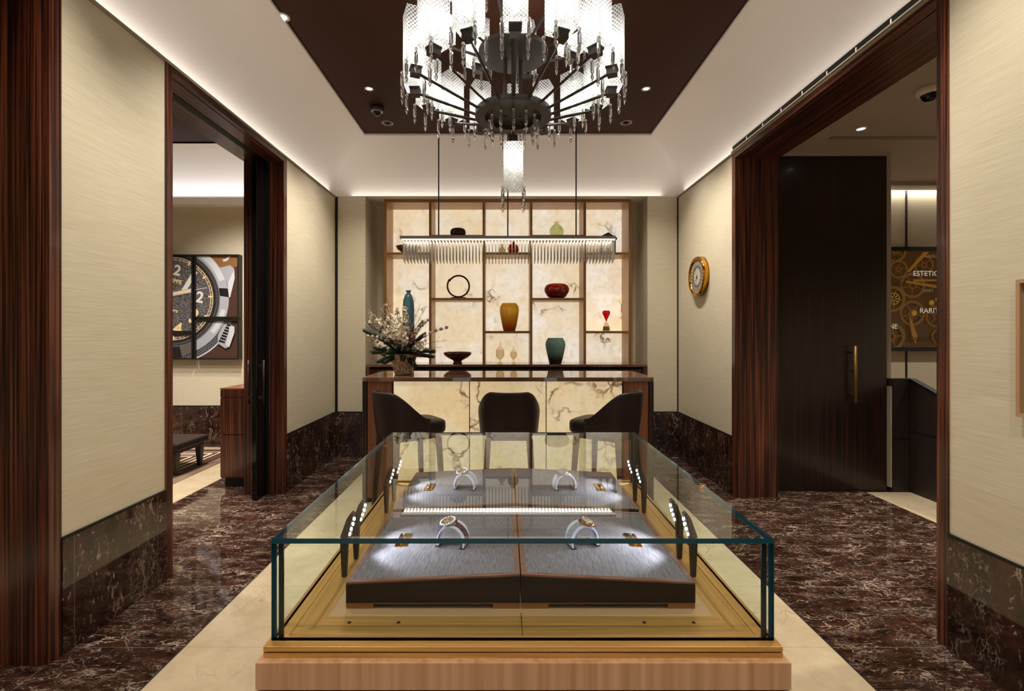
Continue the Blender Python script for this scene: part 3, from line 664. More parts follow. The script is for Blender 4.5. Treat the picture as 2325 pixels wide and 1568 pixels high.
L.append(('s_dk', disc(150, 950, 44, 32))); L.append(('s_gold', ringp(150, 950, 40, 44, n=32)))
for i in range(8): L.append(('s_gold', ringp(150, 950, 8, 34, 45*i-7, 45*i+7, 1)))
L += [('s_txt2', text_polys('VALEUR', 443, 622, 110)), ('s_txt', text_polys('ESTETICA', 415, 755, 232)), ('s_txt2', text_polys('WERT', 413, 888, 84)), ('s_txt', text_polys('RARIT\u00c0', 440, 1036, 182)),
      ('s_txt', text_polys('NE', 145, 1163, 60)), ('s_dark_txt', text_polys('ONE', 168, 838, 92)), ('s_dark_txt', text_polys('QUALIT\u00c0 E', 395, 1258, 245)), ('s_dark_txt', text_polys('IO', 150, 640, 48)), ('s_txt2', text_polys('E', 505, 1143, 22))]
# few lifts: group consecutive layers so that the stack stays thin
scn = thing('wall_screen', 'lit wall screen of golden clock gears and Italian words beyond the right doorway', 'screen', scr3d(300, 1355, 0))
a, z = scr3d(-300, 548, 0), scr3d(900, 1353, 0)
b = MB(); b.box(a.x, z.x, MS+.002, SW, z.z, a.z); b.box(a.x, z.x, MS-.02, MS+.002, a.z-.045, a.z); b.box(a.x, z.x, MS-.02, MS+.002, z.z, z.z+.045); b.box(a.x, a.x+.04, MS-.02, MS+.002, z.z, a.z); b.box(z.x-.04, z.x, MS-.02, MS+.002, z.z, a.z)
b.build('housing', 'black', scn)
printed('display', L, (-278, 572, 880, 1328), scr3d, scn, .00005)
# stair parapet
M['parquet'] = streaks('dark_leather_panel', [(.3, (30, 21, 19)), (.7, (46, 33, 29))], (90, 90, 60), rough=.45)
pp = thing('stair_parapet', 'dark panelled stair parapet with sloping top beyond the right doorway', 'parapet', (3.85, 4.4, 0))
xq = 3.836
b = MB(); b.box(3.655, xq+.05, 4.545, 4.605, 0, 1.063)
b.add([(xq, 4.545, 0), (xq, 2.4, 0), (xq, 2.4, .25), (xq, 4.545, 1.055), (xq+.05, 4.545, 0), (xq+.05, 2.4, 0), (xq+.05, 2.4, .25), (xq+.05, 4.545, 1.055)], [(0, 1, 2, 3), (7, 6, 5, 4), (3, 2, 6, 7), (1, 5, 6, 2), (0, 3, 7, 4)])
b.build('panel', 'parquet', pp)
b = MB(); b.box(3.655, xq+.055, 4.54, 4.61, 1.063, 1.073)
b.add([(xq-.006, 4.545, 1.055), (xq-.006, 2.4, .25), (xq-.006, 2.4, .27), (xq-.006, 4.545, 1.075), (xq+.055, 4.545, 1.055), (xq+.055, 2.4, .25), (xq+.055, 2.4, .27), (xq+.055, 4.545, 1.075)], [(0, 1, 2, 3), (7, 6, 5, 4), (3, 2, 6, 7), (1, 5, 6, 2)])
b.build('cap_rail', 'black', pp)
b = MB(); b.box(3.655, xq, 4.541, 4.546, .505, .515); b.box(3.668, 3.674, 4.541, 4.546, 0, 1.06); b.box(xq-.006, xq+.001, 4.538, 4.55, 0, 1.06); b.box(xq-.003, xq, 2.6, 4.545, .575, .588)
b.build('joint', 'black', pp)
MB().box(3.638, 3.655, 4.53, 4.6, .05, 1.0).build('edge_strip', 'cream_trim', pp)
struct(MB().add([(3.633, 4.54, .0006), (3.42, 4.54, .0006), (3.42, 2.0, .0006), (3.836, 2.0, .0006), (3.836, 4.54, .0006)], [(4, 3, 2, 1, 0)]), 'floor_right_band', 'cream')

# ------------------------------------------------------------------ ceiling fittings
HB = BZ - CH
def ceil_pt(px, py, H=HB): Y = F*H/(VY-py); return PX(px, Y), Y
M['ring_dark'] = pbr('bronze_downlight_ring', (150, 120, 98), .35, metal=.3)
M['ring_white'] = pbr('white_downlight_ring', (220, 216, 210), .4)
def downlight(px, py, label, H, z, r=.045, ringm='ring_dark', lit=True):
    x, y = ceil_pt(px, py, H)
    t = thing('ceiling_downlight', label, 'downlight', (x, y, z), 'recessed ceiling downlights')
    b = MB(); b.lathe([(r*.62, -.002), (r*.7, -.006), (r, -.004), (r, 0.)], (x, y, z), 28, capb=False, capt=False); b.lathe([(r*.62, .0), (r*.62, -.002)], (x, y, z), 28, capb=False, capt=False)
    b.build('trim_ring', ringm, t)
    b = MB(); b.lathe([(r*.62, -.0012), (r*.60, -.001)], (x, y, z), 28)
    b.build('lens', 'down_lens' if lit else 'black_glossy', t)
    if not lit:
        b = MB(); b.lathe([(r*.60, -.0016), (r*.52, -.010), (r*.3, -.018), (.001, -.021)], (x, y, z), 24); b.build('eyeball', 'black_glossy', t)
    return x, y
D = []
D.append(downlight(838, 201, 'lit downlight in brown ceiling, left of the chandelier', HB, BZ))
D.append(downlight(1467, 201, 'lit downlight in brown ceiling, right of the chandelier', HB, BZ))
D.append(downlight(880, 279, 'dark eyeball downlight near the dome camera in the brown ceiling', HB, BZ, .062, lit=False))
D.append(downlight(1422, 278, 'dark eyeball downlight at the far right of the brown ceiling', HB, BZ, .062, lit=False))
D.append(downlight(641, 38, 'bright downlight at the left rim of the brown ceiling', HB, BZ, .05, 'ring_white'))
LD1 = downlight(432, 276, 'first small downlight in the brown ceiling of the left room', 3.715-CH, 3.715, .05)
LD2 = downlight(462, 298, 'second small downlight nearer the picture wall in the left room', 3.715-CH, 3.715, .05)
RDL = downlight(1955, 292, 'bright downlight in the grey ceiling beyond the right doorway', 3.232-CH, 3.232, .05, 'ring_white')
def dome(px, py, label, H, z, r, bodym):
    x, y = ceil_pt(px, py, H)
    t = thing('ceiling_camera', label, 'security camera', (x, y, z))
    b = MB(); b.lathe([(r*.9, -.045), (r, -.035), (r*1.02, .004)], (x, y, z), 32); b.build('housing', bodym, t)
    b = MB(); b.lathe([(.001, -.045-r*.62), (r*.3, -.045-r*.58), (r*.55, -.045-r*.38), (r*.68, -.045-r*.1), (r*.7, -.0445)], (x, y, z), 32); b.build('dome', 'black_glossy', t)
    b = MB(); b.lathe([(r*.70, -.050), (r*.76, -.050), (r*.76, -.044), (r*.70, -.044)], (x, y, z), 32); b.build('collar', 'chrome' if bodym != 'white' else 'ring_white', t)
dome(856, 243, 'dark dome camera on the brown ceiling', HB, BZ, .066, 'gunmetal')
dome(2112, 200, 'white dome camera on the grey ceiling beyond the right doorway', 3.232-CH, 3.232, .08, 'white')
x, y = ceil_pt(1885, 312, 3.232-CH)
tag(MB().box(x, x+1.6, y-.03, y+.03, 3.226, 3.234).build('ceiling_slot', 'cream_trim', origin=(x+.8, y, 3.226)), 'long thin grey slot in the ceiling beyond the right doorway', 'air vent')

# ------------------------------------------------------------------ big chandelier
CX, CY = .049, 2.8
ZD, ZR, ZU, ZU2 = CH+1.262, CH+1.404, CH+1.62, CH+1.74
ch = thing('chandelier', 'large round dark bronze chandelier of square diamond-cut lanterns with crystal drops', 'chandelier', (CX, CY, ZD-.4))
ch.location.z = ZD-.4
def drop_mesh(ln=.13):
    b = MB()
    b.ball((0, 0, -.012), .0095, 8, 6)
    b.lathe([(.004, -.022), (.0095, -.030), (.0095, -ln*.62), (.005, -ln*.68)], seg=6, smooth=False)
    b.lathe([(.004, -ln*.70), (.0085, -ln*.76), (.0095, -ln*.82), (.0005, -ln)], seg=6, smooth=False)
    return b
_drop = None
def hang(name, p, parent):
    global _drop
    if _drop is None:
        o = drop_mesh().build(name, 'crystal', None, local=True); _drop = o.data
    else:
        o = bpy.data.objects.new(name, _drop); C.objects.link(o)
    o.parent = parent; o.location = Vector(p) - ORG[parent.name]; ORG[o.name] = ORG[parent.name]
    return o
LWD, LHT = .116, .295
bulbs = []
def shade_mesh(w, h, up=True):
    """square tube of cut glass, closed at the holder end"""
    b = MB(); uvs = []; t = .007; a, i = w/2, w/2-t
    cs = [(-1, -1), (1, -1), (1, 1), (-1, 1)]
    n = 11.
    def face(ps, uv): b.add(ps, [(0, 1, 2, 3)], 1 if len(set(uv)) == 1 else 0); uvs.extend(uv)
    for k in range(4):
        (x0, y0), (x1, y1) = cs[k], cs[(k+1) % 4]
        uu = [(0, 0), (n/2, 0), (n/2, n*h/w/2), (0, n*h/w/2)]
        face([(x0*a, y0*a, 0), (x1*a, y1*a, 0), (x1*a, y1*a, h), (x0*a, y0*a, h)], uu)
        face([(x1*i, y1*i, t), (x0*i, y0*i, t), (x0*i, y0*i, h), (x1*i, y1*i, h)], [(.0, .0)]*4)
        face([(x0*a, y0*a, h), (x1*a, y1*a, h), (x1*i, y1*i, h), (x0*i, y0*i, h)], [(.0, .0)]*4)
    face([(-a, a, 0), (a, a, 0), (a, -a, 0), (-a, -a, 0)], [(0, 0), (n/2, 0), (n/2, n/2), (0, n/2)])
    face([(-i, -i, t), (i, -i, t), (i, i, t), (-i, i, t)], [(.0, .0)]*4)
    b.uv = uvs
    return b
def clear_inner(o):  # inner faces of the shade stay clear so that light passes one frosted layer
    pass
def lantern(px, py, pz, th, drops=True, w=LWD, h=LHT, down=False):
    """holder block at (px,py,pz); th = heading of its outward face"""
    hd = MB(); T = Matrix.Translation((px, py, pz)) @ Matrix.Rotation(th, 4, 'Z')
    s_ = -1 if down else 1
    hd.cbox((0, 0, 0), (.052, .052, .036), 0, T); hd.cbox((0, 0, .021*s_), (.062, .062, .008), 0, T); hd.cbox((0, 0, .012*s_), (.056, .056, .004), 0, T)
    ho = hd.build('lantern', 'gunmetal', ch)
    o = shade_mesh(w, h).build('glass_shade', ['lamp_glass', 'glass_in'], None, local=True)
    o.parent = ho
    if down: o.location = Vector((px, py, pz-.03)) - ORG[ho.name]; o.rotation_euler = (PI, 0, th)
    else: o.location = Vector((px, py, pz+.026)) - ORG[ho.name]; o.rotation_euler = (0, 0, th)
    ORG[o.name] = ORG[ho.name]
    bz = pz + (.026+h*.36)*s_
    b = MB(); b.ball((px, py, bz), .021, 14, 8, sc=(1, 1, 2.0)); b.tube([(px, py, pz+.02*s_), (px, py, bz-.036*s_)], .010, 10, 1); b.build('bulb', ['bulb', 'ring_white'], ho)
    bulbs.append((px, py, bz))
    if drops:
        zz = pz + .028 if not down else pz - .03 - h + .006
        for sx, sy in ((-1, -1), (1, -1), (1, 1), (-1, 1)):
            q = T @ Vector((sx*(w/2+.004), sy*(w/2+.004), 0)); hang('crystal_drop', (q.x, q.y, zz), ho)
    return ho
RR = .571
for k in range(16):
    th = 2*PI*k/16; sx, sy = math.sin(th), -math.cos(th)
    x, y = CX+RR*sx, CY+RR*sy
    lantern(x, y, ZR, th)
    b = MB(); b.tube([(CX+.205*sx, CY+.205*sy, ZD+.012), (CX+(RR-.02)*sx, CY+(RR-.02)*sy, ZR-.006)], .0085, 4, smooth=False); b.build('arm', 'gunmetal', ch)
for k in range(8):
    th = math.radians(32+45*k); sx, sy = math.sin(th), -math.cos(th)
    x, y = CX+.43*sx, CY+.43*sy
    lantern(x, y, ZU2, th, drops=k in (2, 3, 4, 7))
    b = MB(); b.tube([(CX+.18*sx, CY+.18*sy, ZU+.012), (CX+.41*sx, CY+.41*sy, ZU2-.006)], .0085, 4, smooth=False); b.build('upper_arm', 'gunmetal', ch)
b = MB(); b.lathe([(.165, .030), (.165, -.004), (.222, -.004), (.222, .028), (.21, .034), (.0005, .034)], (CX, CY, ZD), 56, smooth=False); b.lathe([(.1651, .024), (.0005, .024)], (CX, CY, ZD), 56, smooth=False, capb=False)
lower = b.build('lower_disc', 'gunmetal', ch)
b = MB(); b.lathe([(.0005, 0), (.200, 0), (.202, .004), (.202, .022), (.0005, .024)], (CX, CY, ZU), 56, smooth=False); b.build('upper_disc', 'gunmetal', ch)
for dx, dy in ((-.045, .05), (.045, .05), (0, -.05)):
    b = MB(); b.tube([(CX+dx, CY+dy, ZD+.02), (CX+dx, CY+dy, ZU+.002)], .011, 4, smooth=False); b.build('upright_rod', 'gunmetal', ch)
b = MB(); b.tube([(CX, CY, ZU+.02), (CX, CY, BZ-.03)], .012, 12); b.lathe([(.06, -.03), (.07, -.012), (.07, 0)], (CX, CY, BZ), 32); b.build('ceiling_stem', 'gunmetal', ch)
for k in range(12):
    a = 2*PI*(k+.5)/12 + .262; hang('crystal_drop', (CX+.14*math.cos(a), CY+.14*math.sin(a), ZD-.012), lower)
b = MB()
for k in range(12):
    a = 2*PI*(k+.5)/12 + .262; b.tube([(CX+.14*math.cos(a), CY+.14*math.sin(a), ZD-.013), (CX+.14*math.cos(a), CY+.14*math.sin(a), ZD+.012)], .0025, 6)
b.build('hook', 'gunmetal', lower)
ZH = PZ(312, CY)
b = MB(); b.tube([(CX, CY, ZH), (CX, CY, ZD+.012)], .005, 8); b.build('drop_rod', 'gunmetal', ch)
lantern(CX, CY, ZH-.012, 0, True, .113, .262, True)

# ------------------------------------------------------------------ linear crystal pendant
PYp = 4.45
pl0, pl1 = PX(908, PYp), PX(1398.5, PYp)
pz0, pz1 = PZ(541.5, PYp), PZ(535, PYp)
pd = thing('linear_pendant', 'long straight pendant lamp with a row of hanging crystal blades above the bar', 'pendant lamp', ((pl0+pl1)/2, PYp+.06, pz0-.22))
MB().box(pl0, pl1, PYp, PYp+.12, pz0, pz1).build('bar', 'bar_metal', pd)
MB().box(pl0+.012, pl1-.006, PYp+.003, PYp+.017, pz0-.012, pz0).build('led_strip', 'led', pd)
NB = 65; blade = None
for i in range(NB):
    x = pl0 + .028 + (pl1-pl0-.040)*i/(NB-1)
    if blade is None:
        b = MB(); w, dp, h = .0035, .048, .205
        b.add([(-w, -dp, 0), (w, -dp, 0), (w, dp, 0), (-w, dp, 0), (-w, -dp, -h+.028), (w, -dp, -h+.028), (w, dp, -h), (-w, dp, -h), (0, -dp-.004, -h+.02), (0, -dp-.004, 0)],
              [(3, 2, 1, 0), (0, 1, 9), (4, 8, 5), (0, 9, 8, 4), (9, 1, 5, 8), (1, 2, 6, 5), (2, 3, 7, 6), (3, 0, 4, 7), (4, 5, 6, 7)])
        o = b.build('crystal_blade', 'blade', None, local=True); blade = o.data
    else: o = bpy.data.objects.new('crystal_blade', blade); C.objects.link(o)
    o.parent = pd; o.location = Vector((x, PYp+.06, pz0-.0135)) - ORG[pd.name]
for px in (996, 1153, 1308):
    b = MB(); x = PX(px, PYp+.06); b.tube([(x, PYp+.06, pz1), (x, PYp+.06, BZ-.01)], .0065, 8); b.lathe([(.03, -.012), (.034, 0)], (x, PYp+.06, BZ), 20); b.build('suspension_rod', 'gunmetal', pd)

# ------------------------------------------------------------------ shelving with back-lit onyx
SF, SB = 5.98, 6.34
LZ = PZ(827, 5.84)                         # ledge top
su = thing('shelving_unit', 'tall bronze display shelving with glowing onyx back panels behind the bar', 'shelving', (.03, 6.15, LZ))
vx = [(872, 877.5), (974, 979.5), (1095.6, 1101), (1203.5, 1208.8), (1325, 1330.7), (1427.5, 1433)]
ztop = 3.168
zt2 = PZ(459, SF)
SX = [(PX(a, SF), PX(c, SF)) for a, c in vx]
for i, (a, c) in enumerate(SX):
    b = MB(); b.box(a, c, SF, SF+.012, LZ, zt2 if 0 < i < 5 else ztop, 0); b.box(a, c, SF+.012, SB+.03, LZ, zt2, 1); b.build('upright', ['bronze', 'bronze_panel'], su)
b = MB(); b.box(SX[0][1], SX[5][0], SF, SF+.012, zt2, ztop, 0); b.box(SX[0][1], SX[5][0], SF+.012, SB+.03, zt2, ztop, 1); b.build('top_board', ['bronze', 'bronze_panel'], su)
cols = {0: [572.5], 1: [533, 676], 2: [572.5, 751], 3: [533, 676], 4: [572.5, 751]}
SHZ = {}
for c_, ys in cols.items():
    x0, x1 = SX[c_][1], SX[c_+1][0]; zs = []
    for y in ys:
        z = PZ(y, SF); SHZ[(c_, y)] = z; zs.append(z)
        b = MB(); b.box(x0, x1, SF, SF+.012, z-.030, z, 0); b.box(x0, x1, SF+.012, SB, z-.030, z, 1); b.build('shelf', ['bronze', 'bronze_panel'], su)
    edges = [LZ] + sorted(zs) + [zt2+.03]
    for lo, hi in zip(edges[:-1], edges[1:]):
        MB().box(x0, x1, SB, SB+.02, lo, hi-.03).build('onyx_panel', 'onyx', su)
bb = thing('back_counter', 'low wood back counter with brown stone top beneath the glowing shelves', 'counter', (.02, 6.1, 0))
MB().box(NL+.012, NR-.004, 5.84, 6.40, LZ-.030, LZ).build('countertop', 'bar_stone', bb, bevel=.003)
b = MB(); b.box(NL+.012, NL+.06, 5.845, 6.38, 0, LZ-.03); b.box(NR-.055, NR-.004, 5.845, 6.38, 0, LZ-.03); b.box(NL+.06, NR-.055, 5.875, 6.38, 0, LZ-.062); b.build('body', 'wood_v', bb)
MB().box(NL+.06, NR-.055, 5.92, 6.36, LZ-.062, LZ-.03).build('recess', 'black', bb)

# ------------------------------------------------------------------ bar
BF, BB_, BT = 4.25, 5.0, PZ(856.5, 4.25)
bx0, bx1 = PX(820, BF), PX(1487, BF)
br = thing('bar_counter', 'bar counter with polished brown stone top and glowing onyx front behind the stools', 'bar counter', ((bx0+bx1)/2, 4.6, 0))
def round_rect(x0, x1, y0, y1, r, n=6):
    out = []
    for cx_, cy_, a0 in ((x1-r, y0+r, -90), (x1-r, y1-r, 0), (x0+r, y1-r, 90), (x0+r, y0+r, 180)):
        for i in range(n+1):
            a = math.radians(a0+90*i/n); out.append((cx_+r*math.cos(a), cy_+r*math.sin(a)))
    return out
MB().plate(round_rect(bx0, bx1, BF, BB_, .04), BT-.036, BT).build('countertop', 'bar_stone', br, bevel=.003)
g0, g1, g2, g3 = PX(894, BF+.02), PX(1066, BF+.02), PX(1240, BF+.02), PX(1412, BF+.02)
zb = BT-.038
for x0, x1 in ((bx0+.055, g0-.012), (g3+.012, bx1-.055)): MB().box(x0, x1, BF+.012, BF+.06, .04, zb).build('side_panel', 'walnut', br)
for x0, x1 in ((bx0+.003, bx0+.055), (bx1-.055, bx1-.003)):
    MB().plate(round_rect(x0, x1, BF+.006, BF+.20, .02), .02, zb).build('corner_post', 'wood_dark', br)
b = MB(); b.box(bx0+.01, bx1-.01, BF+.06, BB_-.06, .0, zb); b.build('body', 'wood_dark', br)
b = MB(); b.box(g0-.012, g0, BF+.014, BF+.06, .04, zb); b.box(g3, g3+.012, BF+.014, BF+.06, .04, zb)
for g in (g1, g2): b.box(g-.004, g+.004, BF+.022, BF+.06, .04, zb)
b.build('reveal', 'black', br)
for a, c in ((g0, g1-.004), (g1+.004, g2-.004), (g2+.004, g3)):
    MB().box(a, c, BF+.018, BF+.05, .05, zb-.002).build('onyx_panel', 'onyx_bar', br)
MB().box(bx0+.02, bx1-.02, BF+.03, BB_-.1, 0, .05).build('plinth', 'black', br)

# ------------------------------------------------------------------ bar stools
def make_stool():
    r = thing('bar_stool', None, 'bar stool', (0, 0, 0))
    a, bb2 = .232, .235
    nu, nv = 36, 9
    vs, fs = [], []
    U = math.radians(118)
    def top(u):
        d = abs(math.degrees(u))
        t = min(1, max(0, (d-39)/(113-39))); t = t*t*(3-2*t)
        return 1.055 - .215*t
    for i in range(nu+1):
        u = -U + 2*U*i/nu; zt = top(u)
        for j in range(nv+1):
            f = j/nv; z = .70 + (zt-.70)*f
            k = .93 + .07*min(1, (z-.70)/.16)
            lean = -.025*max(0, (z-.80))/.25
            kx = k*(1 - .06*max(0, (z-.90)/.15))
            vs.append((a*kx*math.sin(u), -bb2*k*math.cos(u) + lean*max(0, math.cos(u)), z))
    for i in range(nu):
        for j in range(nv):
            p = i*(nv+1)+j; fs.append((p, p+nv+1, p+nv+2, p+1))
    MB().add(vs, fs, 0, True).build('backrest', 'leather', r, local=True, solid=.034, subd=1)
    b = MB(); vs, fs = [], []; n = 40
    prof = [(.0, .705), (.94, .705), (.985, .715), (1., .735), (1., .778), (.975, .796), (.90, .806), (.0, .812)]
    for q, z in prof:
        for k in range(n):
            t = 2*PI*k/n; ct, st = math.cos(t), math.sin(t); e = .46
            vs.append((max(q, .001)*.205*math.copysign(abs(ct)**e, ct), .055 + max(q, .001)*.235*math.copysign(abs(st)**e, st), z))
    for i in range(len(prof)-1):
        for k in range(n): k2 = (k+1) % n; fs.append((i*n+k, i*n+k2, (i+1)*n+k2, (i+1)*n+k))
    b.add(vs, fs, 0, True); b.build('seat', 'leather', r, local=True)
    b = MB(); b.plate(round_rect(-.18, .18, -.17, .22, .05), .672, .702); b.build('apron', 'leg_wood', r, local=True)
    for sx, sy in ((-1, -1), (1, -1), (-1, 1), (1, 1)):
        x1_, y1_ = sx*.165, (.20 if sy > 0 else -.155); x0_, y0_ = sx*.20, (.235 if sy > 0 else -.205)
        w1, w0 = .020, .012
        MB().hexa([(x0_-w0, y0_-w0, 0), (x0_+w0, y0_-w0, 0), (x0_+w0, y0_+w0, 0), (x0_-w0, y0_+w0, 0), (x1_-w1, y1_-w1, .68), (x1_+w1, y1_-w1, .68), (x1_+w1, y1_+w1, .68), (x1_-w1, y1_+w1, .68)]).build('leg', 'leg_wood', r, local=True)
    b = MB(); b.tube([(-.185, .222, .25), (.185, .222, .25)], .009, 8); b.build('footrest', 'bronze', r, local=True)
    return r
st = make_stool()
st['group'] = 'leather stools at the bar'
s2, s3 = copy_tree(st), copy_tree(st)
st.location = (.034, 3.88, 0); st['label'] = 'dark leather bar stool seen straight from behind, middle of three'
s2.location = (-.79, 3.86, 0); s2.rotation_euler = (0, 0, math.radians(-54)); s2['label'] = 'dark leather bar stool in front of the flower pot, turned inward'
s3.location = (.835, 3.86, 0); s3.rotation_euler = (0, 0, math.radians(53)); s3['label'] = 'dark leather bar stool at the end away from the flowers, turned inward'

# ------------------------------------------------------------------ glassware on the shelves
def glassy(nm, c, rough=.04, trans=.9, ior=1.45, coat=.0): M[nm] = pbr(nm, c, rough, trans=trans, ior=ior, coat=coat)
glassy('amber_dark_glass', (58, 32, 14), trans=.35); M['green_glass'] = clear_glass('green_glass', (238, 241, 222), 1.6); glassy('plum_glass', (78, 34, 26), trans=.3, coat=.6); M['clear_grey_glass'] = clear_glass('clear_grey_glass', (232, 226, 210), 1.5)
M['ruby_glass'] = tinted('ruby_glass', (214, 6, 14), (226, 10, 18), 0, .1, .5); M['amber_red_glass'] = tinted('amber_red_glass', (58, 10, 5), (196, 62, 24), 0, .19, .55); M['jar_glass'] = clear_glass('jar_glass', (244, 238, 228), 1.6); glassy('amber_glass', (178, 122, 14), rough=.2, trans=.7, ior=1.2)
M['teal_glaze'] = pbr('teal_glaze', (62, 104, 112), .12, coat=.6)
M['sand'] = pbr('grey_sand', (136, 122, 96), .8)
def gradient_glaze(nm, c0, c1, z0, z1, rough=.15, trans=0.):
    m, n, l, out = new_mat(nm); bs = n.new('ShaderNodeBsdfPrincipled'); l.new(bs.outputs[0], out.inputs[0])
    tc = n.new('ShaderNodeTexCoord'); sp = n.new('ShaderNodeSeparateXYZ'); l.new(tc.outputs['Object'], sp.inputs[0])
    mr = n.new('ShaderNodeMapRange'); mr.inputs[1].default_value = z0; mr.inputs[2].default_value = z1; l.new(sp.outputs[2], mr.inputs[0])
    l.new(mixc(n, l, mr.outputs[0], c0, c1), bs.inputs['Base Color']); bs.inputs['Roughness'].default_value = rough; bs.inputs['Transmission Weight'].default_value = trans; bs.inputs['IOR'].default_value = 1.25; bs.inputs['Coat Weight'].default_value = .5
    M[nm] = m
gradient_glaze('teal_black_glaze', (24, 24, 24), (108, 142, 134), .05, .16)
gradient_glaze('blue_plum_glaze', (44, 40, 56), (74, 118, 130), .25, .62)
M['amber_vase_glass'] = tinted('amber_vase_glass', (170, 100, 26), (232, 200, 78), .02, .26, .55)
OY = 6.13
def lpx(cxp, prof, z, m=0, mb=None, seg=44, inner=0., y=OY):
    """lathe from photo half-widths and heights above the base, in photo pixels"""
    k = y/F; b = mb or MB(); pr = [(max(w*k, .0005), h*k) for w, h in prof]
    if inner:
        top_r, top_h = pr[-1]; pr += [(max(r-inner, .0005), max(h, .008)) for r, h in reversed(pr) if r > inner*1.5]
        pr.append((.0005, .008))
    b.lathe(pr, (PX(cxp, y), y, z), seg, m, True, None, True, False); return b
def ornament(name, label, cat, cxp, prof, z, mat_, inner=.006, y=OY, group='glass and ceramics on the display shelves'):
    o = lpx(cxp, prof, z, inner=inner, y=y).build(name, mat_, origin=(PX(cxp, y), y, z)); return tag(o, label, cat, group)
E = .0008
s533a, s533b, s572a, s572c, s676a, s676b, s751c, s751e, s572e = SHZ[(1, 533)]+E, SHZ[(3, 533)]+E, SHZ[(0, 572.5)]+E, SHZ[(2, 572.5)]+E, SHZ[(1, 676)]+E, SHZ[(3, 676)]+E, SHZ[(2, 751)]+E, SHZ[(4, 751)]+E, SHZ[(4, 572.5)]+E
ornament('glass_bowl', 'small dark amber glass bowl on the top shelf left of the pendant centre', 'bowl', 1040, [(13, 0), (16, 2), (18, 8), (17.5, 15), (14, 19)], s533a, 'amber_dark_glass')
ornament('glass_vase', 'round green glass vase with narrow neck on the top shelf', 'vase', 1263.5, [(12, 0), (15, 5), (16.5, 12), (15, 20), (9, 27), (4.5, 30), (4.5, 32), (8, 35)], s533b, 'green_glass')
ornament('glass_bowl', 'shallow plum bowl half hidden behind the left end of the pendant crystals', 'bowl', 927, [(8, 0), (14, 3), (24, 10), (28, 17)], s572a, 'plum_glass')
ornament('glass_vase', 'small clear grey bulb vase behind the pendant crystals', 'vase', 1139.5, [(6, 0), (8, 5), (8, 11), (4, 16), (2.5, 19), (5, 21.5)], s572c, 'clear_grey_glass', .003)
ornament('glass_vase', 'ruby red round vase behind the pendant crystals', 'vase', 1165, [(7, 0), (12, 6), (13, 13), (10, 20), (4.5, 24), (4.5, 26), (6, 28)], s572c, 'ruby_glass', .005)
ornament('glass_bowl', 'fat glossy amber red glass bowl on the middle right shelf', 'bowl', 1264, [(14, 0), (21, 5), (27.5, 15), (28.5, 22), (26, 29), (20, 33)], s676b, 'amber_red_glass', 0)
ornament('bottle_vase', 'tall slender teal bottle vase rising behind the flowers', 'vase', 927.5, [(8, 0), (12, 8), (13.5, 60), (13.5, 120), (12, 142), (7.5, 154), (4.5, 157), (4.5, 161), (7, 164)], LZ+E, 'blue_plum_glaze', .008, 6.18)
ornament('glass_vase', 'tall amber glass vase with honeycomb cut in the centre compartment', 'vase', 1156.5, [(13, 0), (16, 10), (20, 30), (22, 46), (21, 56), (17, 61), (16, 63)], s751c, 'amber_vase_glass', 0)
ornament('footed_bowl', 'wide plum footed bowl on the ledge below the ring sculpture', 'bowl', 1039, [(11, 0), (9, 3), (10, 7), (24, 14), (31, 20), (32, 24), (31, 26)], LZ+E, 'plum_glass', .008, 6.02)
ornament('ceramic_vase', 'broad dark teal ceramic vase with black foot on the ledge', 'vase', 1261, [(14, 0), (17, 12), (22, 34), (23, 44), (21, 52), (18, 56), (18, 58)], LZ+E, 'teal_black_glaze', .008, 6.02)
def jar(cxp, s_, label):
    y = 6.02; t = thing('lidded_jar', label, 'jar', (PX(cxp, y), y, LZ+E), 'clear lidded glass jars')
    lpx(cxp, [(6*s_, 0), (6*s_, 1), (1.5*s_, 4), (1.5*s_, 8), (5*s_, 11), (9.5*s_, 16), (10*s_, 27*s_), (9*s_, 31*s_)], LZ+E, y=y, inner=.003).build('bowl', 'jar_glass', t)
    lpx(cxp, [(10*s_, 31.3*s_), (9*s_, 33*s_), (4*s_, 38*s_), (1.5*s_, 41*s_), (3*s_, 44*s_), (.5, 49*s_)], LZ+E, y=y).build('lid', 'jar_glass', t)
jar(1135.5, 1.0, 'taller clear glass jar with pointed lid on the ledge'); jar(1166, .82, 'smaller clear glass jar with pointed lid on the ledge')
t = thing('hourglass', 'red and clear glass hourglass on the right shelf', 'hourglass', (PX(1376.5, OY), OY, s751e), None)
lpx(1376.5, [(.8, 22), (4, 29), (8.5, 39), (9, 43), (7, 46)], s751e).build('upper_bulb', 'ruby_glass', t)
lpx(1376.5, [(7.5, 0), (8.5, 3), (8, 9), (4, 17), (.8, 22)], s751e).build('lower_bulb', 'clear_grey_glass', t)
lpx(1376.5, [(6.6, 1), (7.2, 3), (6.6, 8), (5.6, 10.5)], s751e).build('sand_fill', 'sand', t)
t = thing('ring_sculpture', 'thin dark open ring sculpture on a small base on the left middle shelf', 'sculpture', (PX(1041, OY), OY, s676a))
k = OY/F; cz = s676a+28.5*k
b = MB(); b.tube([(PX(1041, OY)+(25-1.3*(i/70))*k*math.cos(math.radians(140+372*i/70)), OY+.02*(i/70)-.01, cz+(25-1.3*(i/70))*k*math.sin(math.radians(140+372*i/70))) for i in range(71)], .0115, 8); b.build('ring', 'gunmetal', t)
MB().box(PX(1025, OY), PX(1057, OY), OY-.05, OY+.05, s676a, s676a+3*k).build('base', 'black', t)
t = thing('gabled_ornament', 'dark gabled ornament behind the right end of the pendant crystals', 'ornament', (PX(1379, OY), OY, s572e))
xo = PX(1379, OY); w = 20*k
